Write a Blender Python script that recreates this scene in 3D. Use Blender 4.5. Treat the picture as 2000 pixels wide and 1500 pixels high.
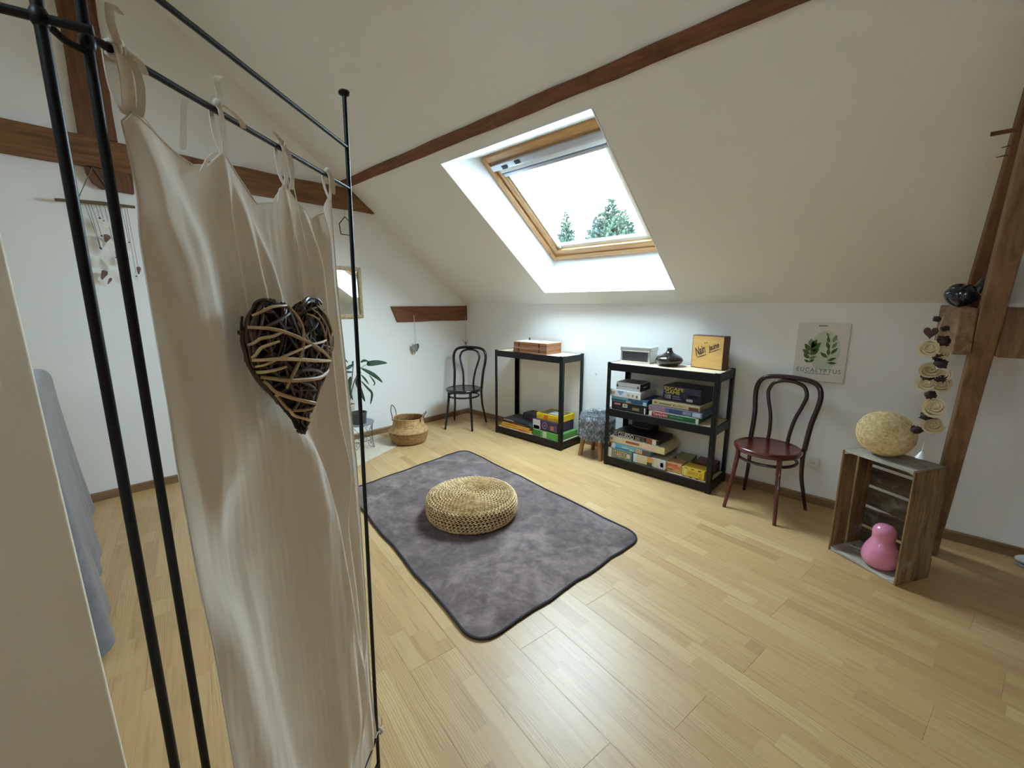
import bpy, bmesh, math, random
from mathutils import Vector, Matrix, noise

# ------------------------------------------------------------------ clean start
for o in list(bpy.data.objects):
    bpy.data.objects.remove(o, do_unlink=True)
scene = bpy.context.scene
COL = scene.collection
R = math.radians

# ------------------------------------------------------------------ camera
cam_d = bpy.data.cameras.new('camera')
cam_d.sensor_width = 36.0
cam_d.lens = 36.0 * 825.0 / 2000.0
cam_d.clip_start = 0.02
cam_d.clip_end = 300
cam = bpy.data.objects.new('camera', cam_d)
COL.objects.link(cam)
cam.location = (0, 0, 1.40)
cam.rotation_euler = (R(90 - 10.64), 0, R(43.5))
scene.camera = cam

# ------------------------------------------------------------------ sky and exposure
SKY = 30.0
world = bpy.data.worlds.new('overcast_sky')
scene.world = world
world.use_nodes = True
bg = world.node_tree.nodes['Background']
bg.inputs[0].default_value = (0.64, 0.84, 1.0, 1)
bg.inputs[1].default_value = SKY
vs = scene.view_settings
vs.view_transform = 'Standard'
vs.look = 'None'
vs.exposure = 0.78
vs.gamma = 1.0
vs.use_curve_mapping = False
cy = scene.cycles
cy.use_denoising = True
cy.use_adaptive_sampling = True
cy.adaptive_threshold = 0.03
cy.max_bounces = 9
cy.diffuse_bounces = 6
cy.glossy_bounces = 4
cy.transmission_bounces = 6
cy.transparent_max_bounces = 8
cy.sample_clamp_indirect = 8.0
cy.caustics_reflective = False
cy.caustics_refractive = False

# room measures (metres): camera at x = 0, y = 0
GX = -4.15      # gable wall
KY = 3.53       # low wall under the slope
KZ = 1.41       # its height
TS = 0.735      # pitch of the roof
RY = 0.33       # ridge
RX = 1.90       # far right wall
BY = 2 * RY - KY
TH = math.atan(TS)
CT, ST = math.cos(TH), math.sin(TH)
SMAX = (KY - RY) / CT

def slope_pt(x, s, off):
    """x along the wall, s up the slope from the low wall, off outwards"""
    return Vector((x, KY - s * CT + off * ST, KZ + s * ST + off * CT))

def slope_pt2(x, s, off):
    return Vector((x, BY + s * CT - off * ST, KZ + s * ST + off * CT))

def portal(name, pts_centre, sx, sy):
    ld = bpy.data.lights.new(name, 'AREA')
    ld.shape = 'RECTANGLE'
    ld.size, ld.size_y = sx, sy
    ld.cycles.is_portal = True
    o = bpy.data.objects.new(name, ld)
    COL.objects.link(o)
    o.location = pts_centre
    return o

FILL_HOLES = [(-2.45, -1.75, 0.90, 1.80), (-0.48, 0.32, 1.70, 2.70)]   # two unseen skylights added behind the camera for fill light
WX0, WX1, WS0, WS1 = -2.66, -1.52, 0.35, 1.525
pl = portal('skylight_portal', slope_pt((WX0 + WX1) / 2, (WS0 + WS1) / 2, 0.36), 1.14, 1.18)
pl.rotation_euler = (-TH, 0, 0)
for h_ in FILL_HOLES:
    pr = portal('rear_fill_portal', slope_pt2((h_[0] + h_[1]) / 2, (h_[2] + h_[3]) / 2 - 0.03, 0.36), h_[1] - h_[0] - 0.195, h_[3] - h_[2] - 0.38)
    pr.rotation_euler = (TH, 0, 0)

# ------------------------------------------------------------------ colour helpers
def c(r, g, b):
    def f(v):
        v /= 255.0
        return v / 12.92 if v <= 0.04045 else ((v + 0.055) / 1.055) ** 2.4
    return (f(r), f(g), f(b), 1.0)

MATS = {}

def nmat(name):
    m = bpy.data.materials.new(name)
    m.use_nodes = True
    nt = m.node_tree
    b = nt.nodes['Principled BSDF']
    return m, nt, b

def mixc(nt, fac, a, b, mode='MIX'):
    n = nt.nodes.new('ShaderNodeMix')
    n.data_type = 'RGBA'
    n.blend_type = mode
    for sock, val in ((n.inputs[0], fac), (n.inputs[6], a), (n.inputs[7], b)):
        if isinstance(val, bpy.types.NodeSocket):
            nt.links.new(val, sock)
        else:
            sock.default_value = val
    return n.outputs[2]

def math_n(nt, op, a, b=None, cc=None):
    n = nt.nodes.new('ShaderNodeMath')
    n.operation = op
    for i, val in enumerate((a, b, cc)):
        if val is None:
            continue
        if isinstance(val, bpy.types.NodeSocket):
            nt.links.new(val, n.inputs[i])
        else:
            n.inputs[i].default_value = val
    return n.outputs[0]

def coords(nt, scale=(1, 1, 1), kind='Object', rot=(0, 0, 0)):
    t = nt.nodes.new('ShaderNodeTexCoord')
    mp = nt.nodes.new('ShaderNodeMapping')
    mp.inputs['Scale'].default_value = scale
    mp.inputs['Rotation'].default_value = rot
    nt.links.new(t.outputs[kind], mp.inputs[0])
    return mp.outputs[0]

def noise_n(nt, vec, scale=5, detail=4, rough=0.55, dist=0.0):
    n = nt.nodes.new('ShaderNodeTexNoise')
    n.inputs['Scale'].default_value = scale
    n.inputs['Detail'].default_value = detail
    n.inputs['Roughness'].default_value = rough
    n.inputs['Distortion'].default_value = dist
    nt.links.new(vec, n.inputs['Vector'])
    return n.outputs['Fac']

def ramp_n(nt, fac, stops):
    n = nt.nodes.new('ShaderNodeValToRGB')
    cr = n.color_ramp
    while len(cr.elements) > 1:
        cr.elements.remove(cr.elements[-1])
    cr.elements[0].position, cr.elements[0].color = stops[0]
    for p, col in stops[1:]:
        e = cr.elements.new(p)
        e.color = col
    nt.links.new(fac, n.inputs[0])
    return n.outputs[0]

def bump_n(nt, b, h, strength=0.2, dist=0.01):
    n = nt.nodes.new('ShaderNodeBump')
    n.inputs['Strength'].default_value = strength
    n.inputs['Distance'].default_value = dist
    nt.links.new(h, n.inputs['Height'])
    nt.links.new(n.outputs[0], b.inputs['Normal'])

def simple(name, rgb, rough=0.55, metal=0.0, var=0.0, vscale=8.0, bump=0.0, bscale=60.0, bdist=0.002,
           spec=0.5, coat=0.0, sheen=0.0, vstretch=(1, 1, 1)):
    if name in MATS:
        return MATS[name]
    m, nt, b = nmat(name)
    col = c(*rgb)
    b.inputs['Base Color'].default_value = col
    b.inputs['Roughness'].default_value = rough
    b.inputs['Metallic'].default_value = metal
    b.inputs['Specular IOR Level'].default_value = spec
    b.inputs['Coat Weight'].default_value = coat
    b.inputs['Sheen Weight'].default_value = sheen
    if var:
        f = noise_n(nt, coords(nt, vstretch), vscale, 5)
        lo = tuple(v * (1 - var) for v in col[:3]) + (1,)
        hi = tuple(min(1, v * (1 + var)) for v in col[:3]) + (1,)
        nt.links.new(ramp_n(nt, f, [(0.3, lo), (0.7, hi)]), b.inputs['Base Color'])
    if bump:
        bump_n(nt, b, noise_n(nt, coords(nt), bscale, 3), bump, bdist)
    MATS[name] = m
    return m

def wood(name, light, dark, stretch=(1, 12, 12), scale=4.0, rough=0.6, bump=0.25, extra=None, bdist=0.002):
    """grain runs along the axis whose stretch is smallest"""
    if name in MATS:
        return MATS[name]
    m, nt, b = nmat(name)
    v = coords(nt, stretch)
    f = noise_n(nt, v, scale, 8, 0.62, 0.6)
    col = ramp_n(nt, f, [(0.28, c(*dark)), (0.5, tuple((a + d) / 2 for a, d in zip(c(*light), c(*dark)))), (0.72, c(*light))])
    if extra:
        f2 = noise_n(nt, coords(nt), extra[1], 5, 0.6)
        k = ramp_n(nt, f2, [(extra[2], (0, 0, 0, 1)), (extra[3], (1, 1, 1, 1))])
        col = mixc(nt, k, col, c(*extra[0]))
    nt.links.new(col, b.inputs['Base Color'])
    b.inputs['Roughness'].default_value = rough
    if bump:
        bump_n(nt, b, f, bump, bdist)
    MATS[name] = m
    return m

# ------------------------------------------------------------------ geometry helpers
class G:
    """collects faces for ONE mesh"""
    def __init__(self):
        self.v, self.f, self.m = [], [], []
        self.cur = 0

    def add(self, verts, faces):
        k = len(self.v)
        self.v += [tuple(p) for p in verts]
        self.f += [tuple(i + k for i in fc) for fc in faces]
        self.m += [self.cur] * len(faces)
        return self

    def box(self, x0, x1, y0, y1, z0, z1, M=None):
        vs_ = [Vector((x, y, z)) for z in (z0, z1) for y in (y0, y1) for x in (x0, x1)]
        if M is not None:
            vs_ = [M @ p for p in vs_]
        return self.add(vs_, [(0, 2, 3, 1), (4, 5, 7, 6), (0, 1, 5, 4), (2, 6, 7, 3), (0, 4, 6, 2), (1, 3, 7, 5)])

    def prism(self, poly, d0, d1, axis='z', M=None):
        """polygon (2-D, ccw) extruded along an axis"""
        n = len(poly)
        def mk(p, d):
            if axis == 'z':
                q_ = Vector((p[0], p[1], d))
            elif axis == 'y':
                q_ = Vector((p[0], d, p[1]))
            else:
                q_ = Vector((d, p[0], p[1]))
            return M @ q_ if M is not None else q_
        vs_ = [mk(p, d0) for p in poly] + [mk(p, d1) for p in poly]
        fs = [tuple(range(n - 1, -1, -1)), tuple(range(n, 2 * n))]
        fs += [(i, (i + 1) % n, n + (i + 1) % n, n + i) for i in range(n)]
        return self.add(vs_, fs)

    def tube(self, path, r, n=8, closed=False, cap=True, flat=1.0):
        P = [Vector(p) for p in path]
        L = len(P)
        rr = r if isinstance(r, (list, tuple)) else [r] * L
        T = []
        for i in range(L):
            if closed:
                t = P[(i + 1) % L] - P[(i - 1) % L]
            else:
                t = P[min(i + 1, L - 1)] - P[max(i - 1, 0)]
            T.append(t.normalized() if t.length > 1e-9 else Vector((0, 0, 1)))
        up = Vector((0, 0, 1)) if abs(T[0].z) < 0.9 else Vector((1, 0, 0))
        nn = (up - T[0] * up.dot(T[0])).normalized()
        rings = []
        for i in range(L):
            if i:
                nn = (nn - T[i] * nn.dot(T[i]))
                nn = nn.normalized() if nn.length > 1e-9 else T[i].orthogonal().normalized()
            bb = T[i].cross(nn)
            rings.append([P[i] + (nn * math.cos(a) * flat + bb * math.sin(a)) * rr[i]
                          for a in (2 * math.pi * k / n for k in range(n))])
        vs_ = [p for ring in rings for p in ring]
        fs = []
        for i in range(L if closed else L - 1):
            j = (i + 1) % L
            for k in range(n):
                k2 = (k + 1) % n
                fs.append((i * n + k, i * n + k2, j * n + k2, j * n + k))
        if cap and not closed:
            fs.append(tuple(range(n - 1, -1, -1)))
            fs.append(tuple((L - 1) * n + k for k in range(n)))
        return self.add(vs_, fs)

    def lathe(self, prof, n=32, M=None, cap0=True, cap1=True, sx=1.0, sy=1.0):
        vs_ = []
        for (r, z) in prof:
            for k in range(n):
                a = 2 * math.pi * k / n
                p = Vector((r * math.cos(a) * sx, r * math.sin(a) * sy, z))
                vs_.append(M @ p if M is not None else p)
        fs = []
        for i in range(len(prof) - 1):
            for k in range(n):
                k2 = (k + 1) % n
                fs.append((i * n + k, i * n + k2, (i + 1) * n + k2, (i + 1) * n + k))
        if cap0:
            fs.append(tuple(range(n - 1, -1, -1)))
        if cap1:
            fs.append(tuple((len(prof) - 1) * n + k for k in range(n)))
        return self.add(vs_, fs)

    def grid(self, fn, nu, nv):
        vs_ = [fn(i / nu, j / nv) for j in range(nv + 1) for i in range(nu + 1)]
        w = nu + 1
        fs = [(j * w + i, j * w + i + 1, (j + 1) * w + i + 1, (j + 1) * w + i) for j in range(nv) for i in range(nu)]
        return self.add(vs_, fs)

    def ribbon(self, path, width, side):
        """flat strip with a little thickness; side = width direction"""
        sd = Vector(side).normalized()
        P = [Vector(p) for p in path]
        L = len(P)
        ww = width if isinstance(width, (list, tuple)) else [width] * L
        vs_, fs = [], []
        for i in range(L):
            t = (P[min(i + 1, L - 1)] - P[max(i - 1, 0)]).normalized()
            nrm_ = t.cross(sd)
            nrm_ = nrm_.normalized() * 0.0006 if nrm_.length > 1e-6 else Vector((0.0006, 0, 0))
            h = sd * ww[i] / 2
            vs_ += [P[i] - h - nrm_, P[i] + h - nrm_, P[i] + h + nrm_, P[i] - h + nrm_]
        for i in range(L - 1):
            for k in range(4):
                k2 = (k + 1) % 4
                fs.append((i * 4 + k, i * 4 + k2, i * 4 + 4 + k2, i * 4 + 4 + k))
        fs += [(3, 2, 1, 0), tuple((L - 1) * 4 + k for k in range(4))]
        return self.add(vs_, fs)

    def sphere(self, cen, rad, nu=12, nv=8, M=None):
        cx, cy_, cz = cen
        rx, ry, rz = rad if isinstance(rad, (list, tuple)) else (rad,) * 3
        vs_ = [Vector((cx, cy_, cz - rz))]
        for j in range(1, nv):
            ph = -math.pi / 2 + math.pi * j / nv
            for i in range(nu):
                a = 2 * math.pi * i / nu
                vs_.append(Vector((cx + rx * math.cos(ph) * math.cos(a), cy_ + ry * math.cos(ph) * math.sin(a), cz + rz * math.sin(ph))))
        vs_.append(Vector((cx, cy_, cz + rz)))
        if M is not None:
            vs_ = [M @ p for p in vs_]
        fs = []
        for i in range(nu):
            i2 = (i + 1) % nu
            fs.append((0, 1 + i2, 1 + i))
            for j in range(nv - 2):
                a, b_ = 1 + j * nu, 1 + (j + 1) * nu
                fs.append((a + i, a + i2, b_ + i2, b_ + i))
            a = 1 + (nv - 2) * nu
            fs.append((a + i, a + i2, len(vs_) - 1))
        return self.add(vs_, fs)

    def mesh(self, name, bevel=0.0, segs=2):
        me = bpy.data.meshes.new(name)
        me.from_pydata(self.v, [], self.f)
        me.validate()
        for i, p in enumerate(me.polygons):
            p.material_index = self.m[i] if i < len(self.m) else 0
        bm = bmesh.new()
        bm.from_mesh(me)
        bmesh.ops.recalc_face_normals(bm, faces=bm.faces)
        if bevel:
            es = [e for e in bm.edges if e.is_manifold and e.calc_face_angle(0) > R(35)]
            bmesh.ops.bevel(bm, geom=es, offset=bevel, segments=segs, profile=0.5, affect='EDGES', clamp_overlap=True)
        bm.to_mesh(me)
        bm.free()
        return me

    def obj(self, name, mat, parent=None, smooth=True, bevel=0.0, segs=2, angle=40):
        me = self.mesh(name, bevel, segs)
        for m_ in (mat if isinstance(mat, (list, tuple)) else [mat]):
            me.materials.append(m_)
        o = bpy.data.objects.new(name, me)
        COL.objects.link(o)
        if smooth:
            me.shade_smooth()
            bm = bmesh.new()
            bm.from_mesh(me)
            for e in bm.edges:
                if len(e.link_faces) == 2 and e.calc_face_angle(0) > R(angle):
                    e.smooth = False
            bm.to_mesh(me)
            bm.free()
        if parent is not None:
            o.parent = parent
        return o

def tag(o, label, cat, group=None):
    o['label'] = label
    o['category'] = cat
    if group:
        o['group'] = group
    return o

def thing(name, label, cat, loc=(0, 0, 0), rz=0.0, group=None):
    o = bpy.data.objects.new(name, None)
    COL.objects.link(o)
    o.empty_display_size = 0.05
    o.location = loc
    o.rotation_euler = (0, 0, rz)
    return tag(o, label, cat, group)

def struct(o):
    o['kind'] = 'structure'
    return o

def copy_tree(o, parent=None):
    k = o.copy()
    COL.objects.link(k)
    if parent is not None:
        k.parent = parent
    for ch in list(o.children):
        copy_tree(ch, k)
    return k

def text_geo(s, size=0.05, extrude=0.0004, shear=0.0, space=1.0, bold=0.0, align='LEFT'):
    cu = bpy.data.curves.new('t', 'FONT')
    cu.body = s
    cu.size = size
    cu.extrude = extrude
    cu.shear = shear
    cu.space_character = space
    cu.offset = bold
    cu.align_x = align
    cu.resolution_u = 3
    o = bpy.data.objects.new('t', cu)
    COL.objects.link(o)
    dg = bpy.context.evaluated_depsgraph_get()
    me = o.evaluated_get(dg).to_mesh()
    vs_ = [v.co.copy() for v in me.vertices]
    fs = [tuple(p.vertices) for p in me.polygons]
    o.evaluated_get(dg).to_mesh_clear()
    bpy.data.objects.remove(o, do_unlink=True)
    bpy.data.curves.remove(cu)
    return vs_, fs

def lettering(s, mat, parent, loc, size, width=None, height=None, name='lettering', rotz=0.0, tilt=0.0, **kw):
    """upright lettering that faces -Y in its parent's frame"""
    vs_, fs = text_geo(s, size, **kw)
    if not vs_:
        return None
    x0 = min(p.x for p in vs_); x1 = max(p.x for p in vs_)
    y0 = min(p.y for p in vs_); y1 = max(p.y for p in vs_)
    kx = width / (x1 - x0) if width else 1.0
    ky = height / (y1 - y0) if height else kx
    M = Matrix.Translation(loc) @ Matrix.Rotation(rotz, 4, 'Z') @ Matrix.Rotation(R(90), 4, 'X') @ Matrix.Rotation(tilt, 4, 'Z')
    g = G()
    g.add([M @ Vector(((p.x - x0) * kx, (p.y - y0) * ky, p.z)) for p in vs_], fs)
    return g.obj(name, mat, parent, smooth=False)

def lerp(a, b, t):
    return a + (b - a) * t

def interp(pts, z):
    """pts sorted by descending z: list of (val, z)"""
    if z >= pts[0][1]:
        return pts[0][0]
    for (a, za), (b, zb) in zip(pts, pts[1:]):
        if z >= zb:
            return lerp(a, b, (za - z) / (za - zb))
    return pts[-1][0]

def smoothpath(pts, n=6, closed=False):
    """Catmull-Rom through pts"""
    P = [Vector(p) for p in pts]
    L = len(P)
    out = []
    rng = range(L) if closed else range(L - 1)
    for i in rng:
        p0 = P[(i - 1) % L] if closed or i > 0 else P[0]
        p1, p2 = P[i], P[(i + 1) % L]
        p3 = P[(i + 2) % L] if closed or i + 2 < L else P[-1]
        for k in range(n):
            t = k / n
            out.append(0.5 * ((2 * p1) + (p2 - p0) * t + (2 * p0 - 5 * p1 + 4 * p2 - p3) * t * t + (3 * p1 - p0 - 3 * p2 + p3) * t ** 3))
    if not closed:
        out.append(P[-1])
    return out

# ================================================================== THE ROOM
def plaster(name, rgb, bump=0.12):
    m, nt, b = nmat(name)
    v = coords(nt)
    f = noise_n(nt, v, 1.3, 4, 0.5)
    col = c(*rgb)
    lo = tuple(x * 0.965 for x in col[:3]) + (1,)
    nt.links.new(ramp_n(nt, f, [(0.3, lo), (0.7, col)]), b.inputs['Base Color'])
    b.inputs['Roughness'].default_value = 0.85
    b.inputs['Specular IOR Level'].default_value = 0.25
    bump_n(nt, b, noise_n(nt, v, 90, 4, 0.6), bump, 0.004)
    return m

M_WALL = plaster('white_wall_paint', (243, 240, 234))
M_CEIL = plaster('white_ceiling_paint', (242, 239, 232), 0.2)
M_NEAR = plaster('cream_partition_plaster', (238, 226, 206), 0.3)
M_REVEAL = plaster('white_reveal_paint', (240, 243, 243), 0.05)
M_BEAM = wood('old_beam_wood', (139, 88, 58), (92, 52, 33), (1.2, 14, 14), 3.0, 0.75, 0.5, extra=((74, 40, 26), 5.0, 0.56, 0.72))
M_TIE = wood('tie_beam_wood', (146, 98, 56), (92, 56, 32), (12, 1.1, 12), 3.0, 0.75, 0.5, extra=((70, 40, 24), 5.0, 0.58, 0.74))
M_POST = wood('post_wood', (128, 84, 54), (78, 46, 29), (12, 12, 1.1), 3.0, 0.75, 0.5)
M_STRUT = wood('strut_wood', (150, 112, 76), (96, 64, 40), (12, 5, 1.4), 3.0, 0.7, 0.4)
M_MOISE = wood('bracket_beam_wood', (164, 128, 90), (106, 74, 48), (14, 1.2, 14), 3.0, 0.7, 0.4)
M_SKIRT = wood('skirting_wood', (150, 118, 82), (112, 84, 56), (1.0, 1.0, 30), 3.0, 0.5, 0.1)

def room_wall(name, g):
    return struct(g.obj(name, M_WALL, smooth=False))

gable = [(KY, 0), (KY, KZ), (RY, KZ + SMAX * ST), (BY, KZ), (BY, 0)]
room_wall('wall_left', G().prism(gable, GX - 0.1, GX, 'x'))
struct(G().prism(gable, RX, RX + 0.1, 'x').obj('wall_right', wood('dimming_cladding', (150, 116, 82), (112, 82, 56), (1.2, 1.2, 9), 3.0, 0.7, 0.2), smooth=False))  # unseen wall; brown cladding made up to dim the bounce light
room_wall('wall_back', G().box(GX, RX, KY, KY + 0.12, 0, KZ))
room_wall('wall_front', G().box(GX, RX, BY - 0.12, BY, 0, KZ))
# partition whose end stands close by on the left
PX = -0.90
part_top = lambda y: KZ + TS * (y - BY) if y < RY else KZ + TS * (KY - y)
ta = R(6)
plan = [(PX, -0.0315), (PX + 2.84 * math.tan(ta), -0.0315 - 2.84), (PX + 2.84 * math.tan(ta) - 0.12, -0.0315 - 2.84), (PX - 0.12 * math.cos(ta), -0.0315 - 0.12 * math.sin(ta))]
g = G()
lean = [1, 0, 0, 1]
g.add([(x, y + 0.0155 * l_, 0) for (x, y), l_ in zip(plan, lean)] + [(x, y - 0.042 * l_, part_top(y) - 0.03) for (x, y), l_ in zip(plan, lean)],
      [(3, 2, 1, 0), (4, 5, 6, 7)] + [(i, (i + 1) % 4, 4 + (i + 1) % 4, 4 + i) for i in range(4)])
struct(g.obj('wall_partition', M_NEAR, smooth=True, bevel=0.005, segs=3))

# ceiling: both slopes, with the opening for the skylight
OX0, OX1, OS0, OS1 = -2.755, -1.42, 0.184, 1.748
g = G()
def slope_sheet(fn, holes):
    xs = sorted([GX, RX] + [v for h in holes for v in h[:2]])
    ss = sorted([0.0, SMAX] + [v for h in holes for v in h[2:]])
    for i in range(len(xs) - 1):
        for j in range(len(ss) - 1):
            cx, cs = (xs[i] + xs[i + 1]) / 2, (ss[j] + ss[j + 1]) / 2
            if any(h[0] < cx < h[1] and h[2] < cs < h[3] for h in holes):
                continue
            g.add([fn(xs[i], ss[j], 0), fn(xs[i + 1], ss[j], 0), fn(xs[i + 1], ss[j + 1], 0), fn(xs[i], ss[j + 1], 0)], [(0, 1, 2, 3)])
slope_sheet(slope_pt, [(OX0, OX1, OS0, OS1)])
slope_sheet(slope_pt2, FILL_HOLES)
ceiling = struct(g.obj('ceiling', M_CEIL, smooth=False))

def reveal(fn, o_, w_, depth, parent):
    g = G()
    a = [(o_[0], o_[2]), (o_[1], o_[2]), (o_[1], o_[3]), (o_[0], o_[3])]
    b = [(w_[0], w_[2]), (w_[1], w_[2]), (w_[1], w_[3]), (w_[0], w_[3])]
    for i in range(4):
        j = (i + 1) % 4
        g.add([fn(*a[i], 0), fn(*a[j], 0), fn(*b[j], depth), fn(*b[i], depth)], [(0, 1, 2, 3)])
    r = g.obj('window_reveal', M_REVEAL, parent, smooth=False)
    # white corner bead round the opening
    g = G()
    for i in range(4):
        j = (i + 1) % 4
        g.tube([fn(*a[i], -0.001), fn(*a[j], -0.001)], 0.004, 6)
    g.obj('corner_bead', M_REVEAL, r)
    return r

# ------------------------------------------------------------------ skylight
M_PINE = wood('pine_frame', (205, 160, 104), (172, 122, 70), (2, 20, 20), 3.0, 0.35, 0.05)
M_PINE_V = wood('pine_frame_upright', (205, 160, 104), (172, 122, 70), (20, 2, 2), 3.0, 0.35, 0.05)
M_SASHW = simple('white_gasket', (228, 230, 230), 0.5)
M_ALU = simple('brushed_aluminium', (188, 190, 196), 0.35, 0.6)
M_BLUEGREY = simple('blind_cassette_grey', (96, 108, 130), 0.5)
M_DARKSLOT = simple('dark_slot', (40, 44, 54), 0.6)
def glass_mat():
    m, nt, b = nmat('window_glass')
    nt.nodes.remove(b)
    out = nt.nodes['Material Output']
    tr = nt.nodes.new('ShaderNodeBsdfTransparent')
    tr.inputs[0].default_value = (0.97, 0.99, 0.985, 1)
    gl = nt.nodes.new('ShaderNodeBsdfGlossy')
    gl.inputs['Roughness'].default_value = 0.02
    lw = nt.nodes.new('ShaderNodeLayerWeight')
    fac = math_n(nt, 'ADD', 0.03, math_n(nt, 'MULTIPLY', math_n(nt, 'POWER', lw.outputs['Facing'], 5.0), 0.5))
    mx = nt.nodes.new('ShaderNodeMixShader')
    nt.links.new(fac, mx.inputs[0])
    nt.links.new(tr.outputs[0], mx.inputs[1])
    nt.links.new(gl.outputs[0], mx.inputs[2])
    nt.links.new(mx.outputs[0], out.inputs[0])
    return m
M_GLASS = glass_mat()

def skylight(name, fn, X0, X1, S0, S1, op, detail=True):
    w = bpy.data.objects.new(name, None)
    COL.objects.link(w)
    struct(w)
    reveal(fn, op, (X0, X1, S0, S1), 0.30, w)
    def bar(nm, x0, x1, s0, s1, o0, o1, m, par=w, bev=0.003):
        g_ = G()
        g_.add([fn(x, s, o_) for o_ in (o0, o1) for s in (s0, s1) for x in (x0, x1)],
               [(0, 2, 3, 1), (4, 5, 7, 6), (0, 1, 5, 4), (2, 6, 7, 3), (0, 4, 6, 2), (1, 3, 7, 5)])
        return g_.obj(nm, m, par, bevel=bev)
    fw = 0.042
    bar('frame_side', X0 - 0.004, X0 + fw, S0, S1, 0.255, 0.34, M_PINE_V)
    bar('frame_side', X1 - fw, X1 + 0.004, S0, S1, 0.255, 0.34, M_PINE_V)
    bar('frame_bottom', X0, X1, S0 - 0.004, S0 + fw, 0.258, 0.34, M_PINE)
    bar('frame_top', X0, X1, S1 - fw, S1 + 0.004, 0.258, 0.34, M_PINE)
    # sash, a little further out
    a = fw + 0.006
    sw = 0.05
    bar('sash_side', X0 + a, X0 + a + sw, S0 + a, S1 - a, 0.275, 0.335, M_PINE_V)
    bar('sash_side', X1 - a - sw, X1 - a, S0 + a, S1 - a, 0.275, 0.335, M_PINE_V)
    bar('sash_bottom', X0 + a, X1 - a, S0 + a, S0 + a + sw + 0.012, 0.272, 0.335, M_PINE)
    bar('sash_top', X0 + a, X1 - a, S1 - a - sw, S1 - a, 0.272, 0.335, M_PINE)
    b = a + sw
    bar('glazing_bead', X0 + b, X0 + b + 0.038, S0 + b, S1 - b, 0.300, 0.333, M_SASHW)
    bar('glazing_bead', X1 - b - 0.038, X1 - b, S0 + b, S1 - b, 0.300, 0.333, M_SASHW)
    bar('glazing_bead', X0 + b, X1 - b, S0 + b, S0 + b + 0.05, 0.298, 0.333, M_SASHW)
    bar('pane', X0 + b + 0.03, X1 - b - 0.03, S0 + b + 0.03, S1 - b - 0.01, 0.318, 0.324, M_GLASS, bev=0)
    if detail:
        bar('ventilation_bar', X0 + a + 0.01, X1 - a - 0.01, S1 - a - 0.062, S1 - a - 0.012, 0.235, 0.262, M_ALU)
        v = bar('blind_cassette', X0 + b - 0.005, X1 - b + 0.005, S1 - b - 0.060, S1 - b - 0.022, 0.262, 0.300, M_SASHW)
        bar('cassette_slot', X0 + b - 0.004, X1 - b + 0.004, S1 - b - 0.074, S1 - b - 0.062, 0.266, 0.302, M_BLUEGREY, v)
        bar('blind_hem', X0 + b, X1 - b, S1 - b - 0.104, S1 - b - 0.076, 0.272, 0.302, M_ALU, v)
        for k in (0.03, 0.046):
            bar('blind_guide', X0 + b + k, X0 + b + k + 0.005, S0 + b + 0.03, S1 - b - 0.1, 0.280, 0.296, M_ALU, w, 0)
        bar('catch', X0 + 0.17, X0 + 0.22, S1 - a - 0.06, S1 - a - 0.03, 0.228, 0.24, M_DARKSLOT)
        bar('catch', X0 + 0.31, X0 + 0.36, S1 - a - 0.05, S1 - a - 0.02, 0.228, 0.24, M_DARKSLOT)
        g_ = G()
        p = fn(X0 + 0.02, S0 + 0.10, 0.253)
        g_.sphere(p, 0.005, 8, 6)
        g_.obj('screw', M_DARKSLOT, w)
    return w

skylight('window_1', slope_pt, WX0, WX1, WS0, WS1, (OX0, OX1, OS0, OS1))
for k_, h in enumerate(FILL_HOLES):  # unseen rear windows, added only to let in fill light
    skylight('window_%d' % (k_ + 2), slope_pt2, h[0] + 0.095, h[1] - 0.10, h[2] + 0.166, h[3] - 0.223, h, False)

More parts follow.
